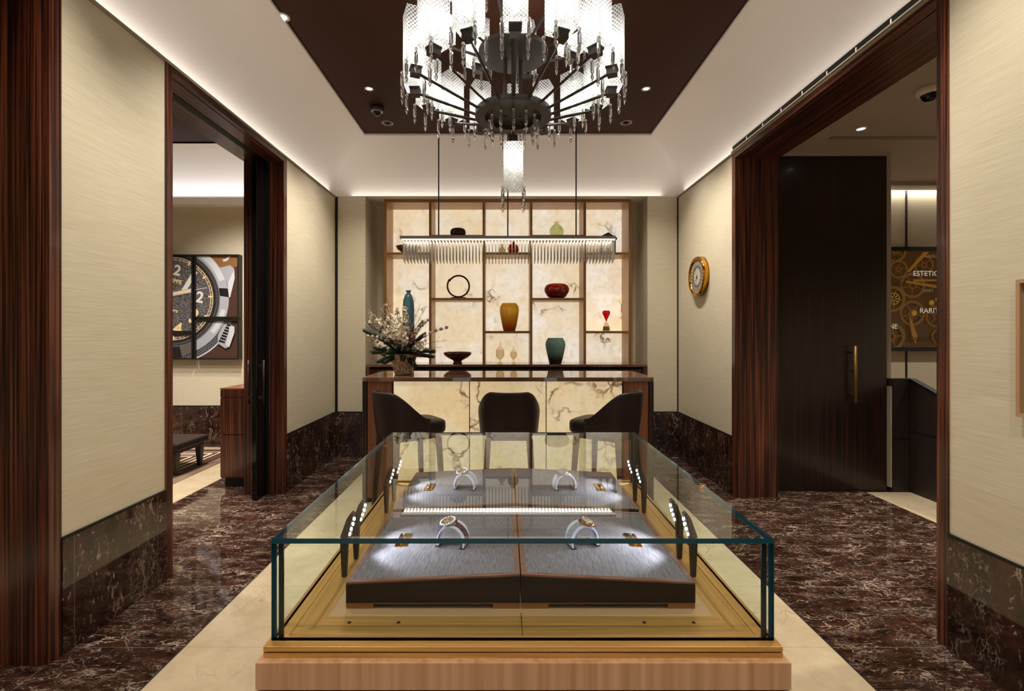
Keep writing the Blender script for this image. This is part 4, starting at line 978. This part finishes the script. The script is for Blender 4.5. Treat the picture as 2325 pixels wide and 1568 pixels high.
MB().prism([(xo-w*1.25, s572e+32*k), (xo+w, s572e+32*k), (xo+w, s572e+36*k), (xo, s572e+48*k), (xo-w*1.25, s572e+35*k)], OY-.05, OY+.05).build('roof', 'gunmetal', t)
b = MB(); b.box(xo-w*.9, xo+w*.85, OY-.05, OY+.05, s572e, s572e+5*k); b.box(xo-w*.9, xo-w*.7, OY-.05, OY+.05, s572e+5*k, s572e+33*k); b.box(xo+w*.65, xo+w*.85, OY-.05, OY+.05, s572e+5*k, s572e+33*k); b.build('frame', 'gunmetal', t)
b = MB(); b.lathe([(.03, 0), (.012, .05), (.006, .08), (.006, .13), (.02, .155), (.03, .16)], (xo, OY, s572e+5*k), 20); b.build('pendulum', 'bronze', t)

# ------------------------------------------------------------------ flowers on the bar
FY = 4.57; fx = PX(916, FY); fk = FY/F
M['mosaic'] = streaks('mirror_mosaic_strips', [(.36, (104, 74, 54)), (.5, (190, 156, 122)), (.62, (236, 220, 194))], (160, 160, 9), rough=.14, metal=.3, detail=1)
M['needles'] = streaks('fir_needles', [(.3, (14, 26, 14)), (.6, (36, 60, 34)), (.8, (66, 92, 58))], (120, 120, 120), rough=.6)
M['petal'] = pbr('ivory_petal', (228, 213, 186), .6); M['lunaria'] = pbr('silver_dry_pod', (206, 196, 188), .35, trans=.3); M['twig'] = pbr('brown_twig', (84, 58, 40), .8); M['rust'] = pbr('rust_leaf', (136, 84, 22), .7); M['mauve'] = pbr('mauve_bloom', (116, 82, 78), .8); M['white_twig'] = pbr('white_twig', (206, 194, 178), .7)
fl = thing('flower_arrangement', 'fir, white blossom and dried twigs in a striped mirror pot on the bar', 'flower arrangement', (fx, FY, BT))
b = MB(); b.lathe([(18*fk, .0008), (20*fk, 2*fk), (29*fk, 39*fk), (31*fk, 47*fk), (28*fk, 47*fk), (26*fk, 38*fk), (.001, 34*fk)], (fx, FY, BT), 40, smooth=False); b.build('pot', 'mosaic', fl)
rf = random.Random(11)
base = Vector((fx, FY, BT+42*fk))
def curve(d, ln, sag, n=9, start=None):
    d = Vector(d).normalized(); st_ = start or base; pts = []
    for i in range(n):
        t = i/(n-1); pts.append(st_ + d*ln*t + Vector((0, 0, -sag*ln*t*t)))
    return pts
def at_px(px, py, dy): return Vector((PX(px, FY+dy), FY+dy, PZ(py, FY+dy)))
def fir(tip, sag=.15, r=.026, st_off=(0, 0, 0)):
    s0 = base + Vector(st_off); tip = Vector(tip); pts = []
    for i in range(12):
        t = i/11; p = s0.lerp(tip, t); p.z += sag*(t*(1-t))*2*(tip-s0).length*.6; pts.append(p)
    b = MB(); b.tube(pts, .004, 5, 0)
    for i in range(1, 12):
        for q in range(52):
            t = rf.random(); p = pts[i-1].lerp(pts[i], t); ax = (pts[i]-pts[i-1]).normalized()
            o_ = ax.orthogonal().normalized(); o_.rotate(Matrix.Rotation(rf.random()*2*PI, 3, ax))
            rr = 1.25*r*(.75+.25*math.sin(PI*min(1, (i-1+t)/9)))
            e = p + ax*rr*.75 + o_*rr*(.75+.4*rf.random()); sd_ = ax.cross(o_)*.0022
            b.add([p-sd_, p+sd_, e+sd_*.4, e-sd_*.4], [(0, 1, 2, 3)], 1)
    b.tube(pts, [r*.72]*11+[r*.45], 7, 1)
    return b.build('fir_branch', ['twig', 'needles'], fl)
for px, py, dy in ((826, 750, -.05), (838, 735, .10), (876, 718, .12), (943, 830, -.16), (984, 810, -.05), (986, 798, .1), (966, 757, .05), (960, 730, .12), (858, 822, -.10), (870, 824, -.18), (850, 790, -.14), (900, 785, -.22), (925, 790, -.24), (948, 800, -.18), (875, 800, -.2), (915, 815, -.2), (985, 797, -.12), (845, 800, .05), (940, 775, -.12), (885, 770, -.15)):
    fir(at_px(px, py, dy), .12 + .15*rf.random())
def petal_cluster(b, c, r, n, m):
    for _ in range(n):
        o_ = Vector((rf.uniform(-1, 1), rf.uniform(-1, .4), rf.uniform(-1, 1))); p = c + o_*r
        nrm = Vector((rf.uniform(-.7, .7), -1, rf.uniform(-.6, .8))).normalized(); u = nrm.orthogonal().normalized(); u.rotate(Matrix.Rotation(rf.random()*6.28, 3, nrm)); w_ = nrm.cross(u); s_ = r*rf.uniform(.55, .9)
        ring_ = [p + nrm*(-.15*s_ if k % 2 else .1*s_) + s_*(math.cos(PI*k/3)*u + .8*math.sin(PI*k/3)*w_) for k in range(6)]
        b.add(ring_, [(0, 1, 2, 3), (0, 3, 4, 5)], m, True)
def spray(tip, blooms, rad, name='blossom_spray', m='petal', sag=.1, near=.35):
    tip = Vector(tip); pts = []
    for i in range(8):
        t = i/7; p = base.lerp(tip, t); p.z += sag*t*(1-t)*(tip-base).length; pts.append(p)
    b = MB(); b.tube(pts, [.003]*8, 5, 0)
    for i in range(blooms):
        t = near + (1-near)*(i+.5)/blooms; k_ = t*7; j = min(6, int(k_)); c = pts[j].lerp(pts[j+1], k_-j) + Vector((rf.uniform(-.015, .015), rf.uniform(-.03, .02), rf.uniform(-.015, .015)))
        petal_cluster(b, c, rad*rf.uniform(.7, 1.1), 7, 1)
    return b.build(name, ['twig', m], fl)
for px, py, dy, n_, r_ in ((838, 712, -.02, 7, .022), (862, 720, -.08, 7, .02), (877, 690, .02, 7, .017), (900, 700, -.02, 7, .02), (924, 695, -.10, 6, .02), (926, 720, -.14, 6, .019), (912, 730, -.16, 6, .022), (918, 760, -.22, 5, .02), (893, 735, -.15, 7, .02), (872, 748, -.16, 6, .02), (846, 780, -.12, 5, .02), (968, 772, -.06, 7, .019), (962, 790, -.12, 5, .018), (950, 745, -.1, 5, .016), (840, 770, .02, 5, .018), (905, 745, -.2, 6, .022), (885, 715, -.05, 6, .02)):
    spray(at_px(px, py, dy), n_+1, r_*1.08)
for px, py, dy in ((1014, 745, -.04), (972, 728, -.06), (836, 765, -.1)):
    tip = at_px(px, py, dy); b = MB(); pts = [base.lerp(tip, i/8) + Vector((0, 0, .05*math.sin(PI*i/8))) for i in range(9)]; b.tube(pts, .002, 5, 0)
    for i in range(4, 9):
        T = Matrix.Translation(pts[i]+Vector((0, -.006, .008))) @ Matrix.Rotation(PI/2+rf.uniform(-.4, .4), 4, 'X'); b.lathe([(.001, -.0015), (.017, -.0008), (.017, .0008), (.001, .0015)], (0, 0, 0), 14, 1, True, T)
    b.build('dried_pod_sprig', ['twig', 'lunaria'], fl)
for px, py, dy, mm in ((876, 669, 0, 'twig'), (866, 700, .06, 'white_twig'), (834, 700, .02, 'white_twig'), (968, 695, 0, 'twig'), (953, 700, .05, 'twig'), (990, 707, .03, 'twig'), (972, 715, -.03, 'white_twig'), (945, 712, 0, 'white_twig'), (1016, 772, -.05, 'twig'), (826, 733, 0, 'white_twig'), (893, 705, .03, 'white_twig'), (905, 700, .05, 'twig'), (1003, 790, -.1, 'twig')):
    tip = at_px(px, py, dy); pts = [base.lerp(tip, i/8) + Vector((rf.uniform(-.006, .006), 0, rf.uniform(-.004, .01) + .03*math.sin(PI*i/8))) for i in range(9)]
    b = MB(); b.tube(pts, [.0028-.0002*i for i in range(9)], 5)
    for i in (4, 5, 6, 7):
        e = pts[i] + Vector((rf.uniform(-.05, .05), rf.uniform(-.02, .02), rf.uniform(.03, .08))); b.tube([pts[i], e], [.0015, .0007], 4)
    b.build('twig', mm, fl)
spray(at_px(935, 755, -.12), 5, .02, 'rust_leaf_spray', 'rust'); spray(at_px(900, 770, -.17), 4, .02, 'rust_leaf_spray', 'rust'); spray(at_px(862, 800, -.1), 4, .02, 'rust_leaf_spray', 'rust'); spray(at_px(958, 805, -.1), 3, .02, 'rust_leaf_spray', 'rust')
spray(at_px(938, 768, -.2), 4, .025, 'mauve_bloom_spray', 'mauve'); spray(at_px(866, 738, -.1), 4, .018, 'mauve_bloom_spray', 'mauve')

# ------------------------------------------------------------------ wall clock
CYc, CZc = 5.176, PZ(626, 5.12)
T = Matrix.Translation((XR, CYc, CZc)) @ Matrix.Rotation(-PI/2, 4, 'Y')      # local +z points into the room
M['clock_white'] = pbr('clock_face_ivory', (196, 186, 164), .5); M['clock_grey'] = pbr('clock_world_ring', (150, 142, 124), .5); M['clock_blue'] = pbr('clock_dark_ring', (62, 62, 74), .5)
ck = thing('wall_clock', 'round gold wall clock with world time dial on the right wall', 'clock', (XR, CYc, CZc-.215))
b = MB(); b.lathe([(.214, 0), (.214, .046)], seg=64, T=T, capt=False); b.build('case', 'polished_gold', ck)
b = MB(); b.lathe([(.214, .046), (.210, .058), (.200, .064), (.190, .062), (.180, .050), (.178, .044)], seg=64, T=T, capb=False, capt=False); b.build('bezel', 'polished_gold', ck)
b = MB(); b.lathe([(.001, .044), (.178, .044)], seg=64, T=T, capb=False, capt=False, smooth=False)
b.lathe([(.112, .0452), (.172, .0452)], seg=64, T=T, m=1, capb=False, capt=False, smooth=False); b.lathe([(.094, .0458), (.118, .0458)], seg=64, T=T, m=2, capb=False, capt=False, smooth=False)
for k in range(48):
    a = 2*PI*k/48; b.add([T @ Vector((math.cos(a+d)*r, math.sin(a+d)*r, .0462)) for r, d in ((.128, -.03), (.160, -.03), (.160, .03), (.128, .03))], [(0, 1, 2, 3)], 2 if k % 2 else 0)
for k in range(24):
    a = 2*PI*k/24; b.add([T @ Vector((math.cos(a+d)*r, math.sin(a+d)*r, .0466)) for r, d in ((.100, -.03), (.112, -.03), (.112, .03), (.100, .03))], [(0, 1, 2, 3)], 0)
for k in range(12):
    a = 2*PI*k/12; b.add([T @ Vector((math.cos(a+d)*r, math.sin(a+d)*r, .0462)) for r, d in ((.070, -.05), (.088, -.03), (.088, .03), (.070, .05))], [(0, 1, 2, 3)], 2)
b.build('dial', ['clock_white', 'clock_grey', 'clock_blue'], ck)
for nm, ang, ln, w in (('hour_hand', math.radians(150), .055, .006), ('minute_hand', math.radians(32), .085, .004)):
    # local x is up on the wall, local y runs along it
    ca, sa = math.cos(ang), math.sin(ang)
    b = MB(); b.add([T @ Vector((x*ca-y*sa, x*sa+y*ca, z)) for z in (.0475, .0495) for x, y in ((-.015, -w), (ln, -w*.3), (ln, w*.3), (-.015, w))], [(3, 2, 1, 0), (4, 5, 6, 7), (0, 1, 5, 4), (1, 2, 6, 5), (2, 3, 7, 6), (3, 0, 4, 7)])
    b.build(nm, 'bronze', ck)
b = MB(); b.lathe([(.012, .047), (.012, .052), (.006, .055)], seg=20, T=T); b.build('hub', 'bronze', ck)
b = MB(); yy0 = XR*F/(2321.5-VX)
fr = thing('framed_picture', 'bronze frame edge on the near right wall, cut by the photo edge', 'picture frame', (XR, yy0-.4, PZ(945, yy0)))
za, zz = PZ(945, yy0), PZ(635, yy0)
MB().box(XR-.028, XR, yy0-.015, yy0, za, zz).box(XR-.028, XR, yy0-.8, yy0-.785, za, zz).box(XR-.028, XR, yy0-.785, yy0-.015, zz-.015, zz).box(XR-.028, XR, yy0-.785, yy0-.015, za, za+.015).build('frame', 'bronze_panel', fr)
MB().box(XR-.012, XR, yy0-.785, yy0-.015, za+.015, zz-.015).build('canvas', 'clock_grey', fr)

# ------------------------------------------------------------------ showcase
KX = .035
sw = thing('showcase', 'glass-topped jewellery showcase on a pale maple base in the foreground', 'display case', (KX, 1.43, 0))
gw, gy0, gy1, gz0, gz1, gt = .977/2, .933, 1.937, .9035, 1.102, .010
def pane(name, x0, x1, y0, y1, z0, z1, axis, out):
    """axis/out give the outer face: reflecting; the opposite face is clear, the four edges are teal"""
    b = MB(); b.box(x0, x1, y0, y1, z0, z1)
    idx = {('z', -1): 0, ('z', 1): 1, ('y', -1): 2, ('x', 1): 3, ('y', 1): 4, ('x', -1): 5}
    b.m = [2]*6; b.m[idx[(axis, out)]] = 0; b.m[idx[(axis, -out)]] = 1
    return b.build(name, ['glass' if axis == 'z' else 'glass_side', 'glass_in', 'glass_edge'], sw)
pane('top_glass', KX-gw, KX+gw, gy0, gy1, gz1-gt, gz1, 'z', 1)
pane('front_glass', KX-gw, KX+gw, gy0, gy0+gt, gz0, gz1-gt, 'y', -1)
pane('back_glass', KX-gw, KX+gw, gy1-gt, gy1, gz0, gz1-gt, 'y', 1)
pane('side_glass', KX-gw, KX-gw+.006, gy0+gt, gy1-gt, gz0, gz1-gt, 'x', -1)
pane('side_glass', KX+gw-.006, KX+gw, gy0+gt, gy1-gt, gz0, gz1-gt, 'x', 1)
b = MB()
for s_ in (-1, 1):
    xx = KX+s_*(gw-gt-.004); b.box(xx-.0045, xx+.0045, gy0+gt, gy0+gt+.004, gz0, gz1-gt); b.box(xx-.0045, xx+.0045, gy1-gt-.004, gy1-gt, gz0, gz1-gt)
b.build('corner_seal', 'seal', sw)
MB().lathe([(.008, 0), (.008, .018)], (KX+gw+.001, 1.27, gz1-.018), 16).build('lock', 'polished_gold', sw)
def frame(x0, x1, y0, y1, w, z0, z1, m=0, m2=1):
    b = MB()
    b.box(x0, x1, y0, y0+w, z0, z1, m); b.box(x0, x1, y1-w, y1, z0, z1, m); b.box(x0, x0+w, y0+w, y1-w, z0, z1, m2); b.box(x1-w, x1, y0+w, y1-w, z0, z1, m2); return b
rw = .991/2; ry0_, ry1_ = .915, 1.955
frame(KX-rw, KX+rw, ry0_, ry1_, .034, .8935, .9035).build('upper_rim', ['gold', 'gold_y'], sw, bevel=.001)
frame(KX-rw, KX+rw, ry0_+.001, ry1_-.001, .03, .8815, .8912).build('lower_rim', ['gold', 'gold_y'], sw)
frame(KX-rw+.004, KX+rw-.004, ry0_+.004, ry1_-.004, .026, .8905, .8940, 0, 0).build('shadow_gap', 'black', sw)
frame(KX-gw+gt+.002, KX+gw-gt-.002, gy0+gt+.001, gy1-gt-.001, .006, .8930, .9005, 0, 0).build('inner_gap', 'black', sw)
# sloping gold border inside, mitred, and the level floor
ox0, ox1, oy0, oy1, oz = KX-gw+.016, KX+gw-.016, gy0+.016, gy1-.016, .9030
ix0, ix1, iy0, iy1, iz = KX-.412, KX+.412, 1.028, 1.905, .8952
b = MB()
b.quad((ox0, oy0, oz), (ox1, oy0, oz), (ix1, iy0, iz), (ix0, iy0, iz), 0); b.quad((ox1, oy1, oz), (ox0, oy1, oz), (ix0, iy1, iz), (ix1, iy1, iz), 0)
b.quad((ox0, oy1, oz), (ox0, oy0, oz), (ix0, iy0, iz), (ix0, iy1, iz), 1); b.quad((ox1, oy0, oz), (ox1, oy1, oz), (ix1, iy1, iz), (ix1, iy0, iz), 1)
b.build('gold_border', ['gold', 'gold_y'], sw)
MB().box(ix0, ix1, iy0, iy1, iz-.01, iz-.0005).build('tray_floor', 'bronze_panel', sw)
b = MB()
for px in (793, 905, 1463, 1575):
    y_ = .6*F/(1411-VY); b.lathe([(.0001, .0), (.0038, .0005)], (PX(px, y_), y_, oz-.0045), 14, smooth=False); b.lathe([(.0038, -.004), (.0038, .0006), (.0001, .0008)], (PX(px, y_), y_, oz-.0045), 14, smooth=False)
b.build('vent_hole', 'black', sw)
MB().box(KX-.0006, KX+.0006, oy0, iy0, .8955, .9032).build('border_joint', 'black', sw)
ww = 1.006/2
b = MB(); b.box(KX-ww, KX+ww, .901, 1.97, .8315, .8813); b.box(KX-ww, KX+ww, .901, 1.97, .03, .826); b.box(KX-ww+.03, KX+ww-.03, .93, 1.94, .0, .85); b.build('base', 'maple', sw)
MB().box(KX-ww+.012, KX+ww-.012, .912, 1.96, .824, .833).build('base_reveal', 'black', sw)

# display plinths inside the showcase
def plinth(side, y0, y1, label):
    zt_in, zt_out = .9715, .953
    g = .0012*side; xi, xo_ = KX+g, KX+.384*side
    p = thing('display_plinth', label, 'display stand', ((xi+xo_)/2, (y0+y1)/2, iz), 'sloping cloth-topped plinths in the showcase')
    def hex_(b, xa, xb, ya, yb, za0, zb0, za1, zb1, m=0):
        if xa > xb: xa, xb, za0, zb0, za1, zb1 = xb, xa, zb0, za0, zb1, za1
        b.hexa([(xa, ya, za0), (xb, ya, zb0), (xb, yb, zb0), (xa, yb, za0), (xa, ya, za1), (xb, ya, zb1), (xb, yb, zb1), (xa, yb, za1)], m)
    zat = lambda x: zt_in + (zt_out-zt_in)*abs(x-KX)/.384
    b = MB(); hex_(b, xi, xo_, y0, y1, .9085, .9085, zt_in-.004, zt_out-.004); b.build('body', 'box_wood', p)
    b = MB(); r_ = .011
    for xa, xb, ya, yb in ((xi, xo_, y0, y0+r_), (xi, xo_, y1-r_, y1), (xi, xi+r_*side, y0+r_, y1-r_), (xo_-r_*side, xo_, y0+r_, y1-r_)):
        hex_(b, xa, xb, ya, yb, zat(xa)-.004, zat(xb)-.004, zat(xa), zat(xb))
    b.build('rim', 'rim_wood', p)
    b = MB(); xa, xb = xi+r_*side, xo_-r_*side; hex_(b, xa, xb, y0+r_, y1-r_, zat(xa)-.004, zat(xb)-.004, zat(xa)-.001, zat(xb)-.001); b.build('cloth_top', 'felt', p)
    b = MB(); hex_(b, xi, xo_, y0+.002, y1-.002, .9052, .9052, .9085, .9085)
    for xa, xb in ((xi, xi+.06*side), (xo_-.06*side, xo_)): hex_(b, xa, xb, y0+.002, y1-.002, iz, iz, .9052, .9052)
    b.build('foot', 'bronze', p)
    return zat
zat = plinth(-1, 1.055, 1.470, 'front left cloth-topped plinth in the showcase, sloping to the left')
plinth(1, 1.055, 1.470, 'front right cloth-topped plinth in the showcase, sloping to the right')
plinth(-1, 1.498, 1.893, 'back left cloth-topped plinth in the showcase, behind the front one')
plinth(1, 1.498, 1.893, 'back right cloth-topped plinth in the showcase, behind the front one')
for s_, yc, wh in ((-1, 1.265, 'front left'), (1, 1.265, 'front right'), (-1, 1.70, 'back left'), (1, 1.70, 'back right')):
    x = KX + s_*.302; z = zat(x)-.0008
    pq = thing('gold_plaque', 'small gold plaque with silver pin on the %s plinth' % wh, 'plaque', (x, yc, z), 'gold plaques on the plinths')
    sl = math.atan(.0185/.384)*s_; T2 = Matrix.Translation((x, yc, z)) @ Matrix.Rotation(sl, 4, 'Y')
    b = MB(); b.cbox((0, 0, .001), (.030, .078, .0018), 0, T2); b.build('plate', 'polished_gold', pq)
    b = MB(); b.tube([(0, -.022, .004), (.003, 0, .005), (-.001, .022, .004)], .0022, 8, 0, True, T2); b.ball((-.001, .024, .0045), .0042, 10, 6, 0, (1, 1, 1), T2); b.ball((0, -.022, .004), .0036, 10, 6, 0, (1, 1, 1), T2); b.build('pin', 'chrome', pq)

# watches on cuff stands
def cuff_pts(a0, a1, n, rx, rz): return [(rx*math.sin(math.radians(a0+(a1-a0)*i/n)), rz*math.cos(math.radians(a0+(a1-a0)*i/n))) for i in range(n+1)]
def band(b, pts, pts2, y0, y1, m=0):
    n = len(pts); vs = []
    for (x, z), (x2, z2) in zip(pts, pts2): vs += [(x, y0, z), (x, y1, z), (x2, y0, z2), (x2, y1, z2)]
    fs = []
    for i in range(n-1):
        p, q = 4*i, 4*(i+1); fs += [(p, p+1, q+1, q), (p+2, q+2, q+3, p+3), (p, q, q+2, p+2), (p+1, p+3, q+3, q+1)]
    fs += [(0, 2, 3, 1), (4*(n-1), 4*(n-1)+1, 4*(n-1)+3, 4*(n-1)+2)]
    return b.add(vs, fs, m, False)
M['strap_brown'] = pbr('brown_strap', (78, 44, 48), .5); M['strap_grey'] = pbr('grey_strap', (150, 152, 166), .45); M['rose_gold'] = pbr('rose_gold', (220, 158, 112), .15, metal=1.); M['dial_peach'] = pbr('peach_dial', (206, 150, 112), .35); M['dial_white'] = pbr('pale_dial', (214, 208, 200), .3); M['diamond'] = pbr('white_gems', (244, 246, 252), .08, coat=.8)
def watch_set(x, y, tilt, yaw, strap, case, dial, gems, wl, sl):
    z = zat(x)
    cs = thing('cuff_stand', sl, 'watch stand', (x, y, z), 'acrylic watch cuffs')
    b = MB(); band(b, cuff_pts(-108, 108, 26, .033, .038), cuff_pts(-108, 108, 26, .037, .042), -.022, .022); b.build('cuff', 'acrylic', cs, local=True)
    b = MB(); b.box(-.038, -.026, -.026, .026, -.012, -.0105); b.box(.026, .038, -.026, .026, -.012, -.0105); b.build('pad', 'black', cs, local=True)
    w = thing('wristwatch', wl, 'watch', (x, y, z), 'wristwatches in the showcase')
    b = MB(); band(b, cuff_pts(-104, -22, 12, .0375, .0425), cuff_pts(-104, -22, 12, .040, .0450), -.010, .010); band(b, cuff_pts(22, 104, 12, .0375, .0425), cuff_pts(22, 104, 12, .040, .0450), -.010, .010); b.build('strap', strap, w, local=True)
    b = MB(); b.lathe([(.015, .0428), (.0185, .0445), (.019, .049), (.017, .0515), (.0158, .0510)], seg=36)
    for sx in (-1, 1):
        for sy in (-1, 1): b.cbox((sx*.018, sy*.008, .0445), (.008, .003, .005))
    b.tube([(0, -.018, .047), (0, -.0225, .047)], .0025, 10); b.build('watch_case', case, w, local=True)
    b = MB(); b.lathe([(.0001, .0512), (.0160, .0512)], seg=36, smooth=False)
    for k in range(12):
        a = PI*k/6; b.tube([(.0105*math.cos(a), .0105*math.sin(a), .0515), (.0135*math.cos(a), .0135*math.sin(a), .0515)], .0006, 4, 1)
    b.tube([(0, 0, .0518), (.008, .003, .0518)], .0007, 4, 1); b.tube([(0, 0, .0520), (-.004, .0105, .0520)], .0006, 4, 1); b.build('watch_dial', [dial, case], w, local=True)
    b = MB(); b.lathe([(.0160, .0513), (.0160, .0524), (.0184, .0505), (.0186, .0498)], seg=36, capb=False, capt=False)
    if gems:
        for k in range(18):
            a = 2*PI*k/18; b.ball((.0186*math.cos(a), .0186*math.sin(a), .0508), .0029, 6, 4, 1)
    b.build('bezel', [case, 'diamond'], w, local=True)
    for o in (cs, w): o.rotation_euler = Euler((0, tilt*.0, yaw)); o.location = (x, y, z+.0125)
    w.rotation_euler = Euler((0, 0, yaw))
    for c in children(w): c.rotation_euler = (.16, tilt, 0)
    w.location = (x, y, z+.0125)
watch_set(KX-.167, 1.225, -.22, math.radians(-14), 'strap_brown', 'steel', 'dial_peach', True, 'gem-set watch with peach dial and brown strap, front left in the showcase', 'white cuff stand carrying the peach-dial watch, front left')
watch_set(KX+.162, 1.225, .26, math.radians(16), 'strap_grey', 'rose_gold', 'dial_white', False, 'rose gold watch with grey strap, front right in the showcase', 'white cuff stand carrying the rose gold watch, front right')
watch_set(KX-.171, 1.67, -.22, math.radians(-12), 'strap_grey', 'steel', 'dial_peach', True, 'silver gem-set watch on the back left plinth', 'white cuff stand carrying the silver gem-set watch, back left')
watch_set(KX+.172, 1.67, -.20, math.radians(12), 'acrylic', 'steel', 'dial_white', False, 'slim silver watch on the back right plinth', 'white cuff stand carrying the slim silver watch, back right')

# LED posts inside the showcase
spots = []
def led_post(dx, y, order, side):
    x = KX + dx; s_ = -1 if dx > 0 else 1
    zb_ = oz - (oz-iz)*max(0, min(1, (abs(ox1-KX)-abs(dx))/(abs(ox1-KX)-.412))) + .0005
    t = thing('led_post', '%s dark LED post along the %s side of the showcase' % (order, side), 'spotlight', (x, y, zb_), 'LED posts inside the showcase')
    b = MB(); b.hexa([(x-.005, y-.006, zb_), (x+.005, y-.006, zb_), (x+.005, y+.006, zb_), (x-.005, y+.006, zb_), (x-.009, y-.008, zb_+.095), (x+.009, y-.008, zb_+.095), (x+.009, y+.008, zb_+.095), (x-.009, y+.008, zb_+.095)]); b.build('post', 'gunmetal', t)
    T = Matrix.Translation((x, y, zb_+.096)) @ Matrix.Rotation(.34*s_, 4, 'Y')
    b = MB(); b.prism([(-.009, 0), (.009, 0), (.009, .048) if s_ < 0 else (.004, .064), (.004 if s_ < 0 else -.004, .066), (-.004 if s_ < 0 else -.009, .064 if s_ < 0 else .048)], -.008, .008, 0, T)
    hd = b.build('lamp_head', 'gunmetal', t)
    b = MB()
    for k in range(4):
        q = T @ Vector((s_*.0095 if k < 3 else s_*.0078, 0, .012+.013*k)); b.ball(q, .0045, 8, 6, 0, (.6, 1, 1))
    b.build('led_row', 'led_cool', hd)
    spots.append((T @ Vector((s_*.016, 0, .03)), Vector((KX+dx*.42, y-.01, .958))))
for side, sg in (('left', -1), ('right', 1)):
    for y, order in ((1.193, 'frontmost'), (1.287, 'second from the front'), (1.615, 'third from the front'), (1.726, 'rearmost')): led_post(sg*.433, y, order, side)

# ------------------------------------------------------------------ lights
def light(kind, loc, power, col=(1, .93, .82), **kw):
    d = bpy.data.lights.new(kind.lower()+'_lamp', kind); d.energy = power; d.color = col
    for k_, v in kw.items():
        if k_ not in ('aim',): setattr(d, k_, v)
    o = bpy.data.objects.new(kind.lower()+'_lamp', d); C.objects.link(o); o.location = loc
    if 'aim' in kw: o.rotation_euler = (Vector(kw['aim'])-Vector(loc)).to_track_quat('-Z', 'Y').to_euler()
    return o
for i, p in enumerate(bulbs): light('POINT', p, 25, (1, .965, .93), shadow_soft_size=.022)
WARM = (1, .93, .82)
for x, y in D[:4] + [(-1.24, 3.2), (1.27, 3.2), (-1.24, 1.9), (1.27, 1.9), (-1.24, .5), (1.27, .5), (0, -.8), (0, .3)]:
    light('SPOT', (x, y, BZ-.03), 112, WARM, aim=(x*1.55, y+.0, .9), spot_size=math.radians(95), spot_blend=.9, shadow_soft_size=.04)
for x0_, x1_, y0_, y1_, aim in ((XL+.05, XL+.05, YF+.2, YB-.2, (1, 0)), (XR-.05, XR-.05, YF+.2, YB-.2, (-1, 0)), (XL+.2, XR-.2, YB-.05, YB-.05, (0, -1))):
    c_ = ((x0_+x1_)/2, (y0_+y1_)/2, WT+.004); ln_ = math.hypot(x1_-x0_, y1_-y0_)
    o = light('AREA', c_, 2.4*ln_/4, (1, .93, .86), shape='RECTANGLE', size=ln_, size_y=.09)
    o.rotation_euler = (PI, 0, PI/2 if aim[1] == 0 else 0)
o = light('AREA', ((pl0+pl1)/2, PYp+.06, pz0-.018), 6., (1, .93, .82), shape='RECTANGLE', size=pl1-pl0-.06, size_y=.1)
o = light('AREA', (0, YF+.05, 1.4), 14, (.86, .92, 1), shape='RECTANGLE', size=2.4, size_y=2.2, aim=(0, 3, 1.4))
for p, a_ in spots: light('SPOT', p, 3.2, (.82, .90, 1), aim=a_, spot_size=math.radians(80), spot_blend=.7, shadow_soft_size=.01)
# left room
for x, y in (LD1, LD2, (-3.6, 3.6), (-4.4, 4.4), (-4.4, 2.5)): light('SPOT', (x, y, 3.69), 215, (1, .93, .84), aim=(x, y+.25, 0), spot_size=math.radians(110), spot_blend=.9, shadow_soft_size=.05)
o = light('AREA', (-4.2, LW-.24, 3.255), 4.5, (.95, .96, 1), shape='RECTANGLE', size=3.2, size_y=.05); o.rotation_euler = (PI, 0, 0)
# right room
light('SPOT', (RDL[0], RDL[1], 3.21), 150, WARM, aim=(RDL[0]+.1, RDL[1]-.5, 0), spot_size=math.radians(64), spot_blend=.9, shadow_soft_size=.04)
light('SPOT', (3.0, 2.6, 3.21), 170, WARM, aim=(3.0, 2.6, 0), spot_size=math.radians(95), spot_blend=.9, shadow_soft_size=.04)
o = light('AREA', (5.1, SW-.035, 3.222), 8, (1, .95, .84), shape='RECTANGLE', size=2.4, size_y=.04)
for x_, y_ in ((4.9, 3.2), (4.9, 1.4)): light('SPOT', (x_, y_, 3.2), 220, WARM, aim=(x_+.6, y_, 0), spot_size=math.radians(110), spot_blend=.9, shadow_soft_size=.05)  # added unseen spots: their bounce off the walls brightens the grey ceiling
light('SPOT', (5.2, 4.7, 3.2), 120, WARM, aim=(5.2, 5.3, 0), spot_size=math.radians(100), spot_blend=.9, shadow_soft_size=.05)  # another unseen spot, added to lift the brightness of this room

w = bpy.data.worlds.new('world'); sc.world = w; w.use_nodes = True
w.node_tree.nodes['Background'].inputs[0].default_value = (.9, .95, 1, 1); w.node_tree.nodes['Background'].inputs[1].default_value = .05

# ------------------------------------------------------------------ camera
cd = bpy.data.cameras.new('camera'); cam = bpy.data.objects.new('camera', cd); C.objects.link(cam)
cam.location = (0, 0, CH); cam.rotation_euler = (PI/2, 0, 0)
cd.sensor_width = 36; cd.lens = 36*F/2325; cd.shift_x = (1162.5-VX)/2325; cd.shift_y = -(784-VY)/2325; cd.clip_start = .02; cd.clip_end = 60
sc.camera = cam
sc.view_settings.view_transform = 'Standard'; sc.view_settings.look = 'None'; sc.view_settings.exposure = .22; sc.view_settings.gamma = 1; sc.view_settings.use_curve_mapping = False
sc.cycles.transparent_max_bounces = 32; sc.cycles.max_bounces = 9; sc.cycles.caustics_reflective = False; sc.cycles.caustics_refractive = False
sc.cycles.sample_clamp_indirect = 6
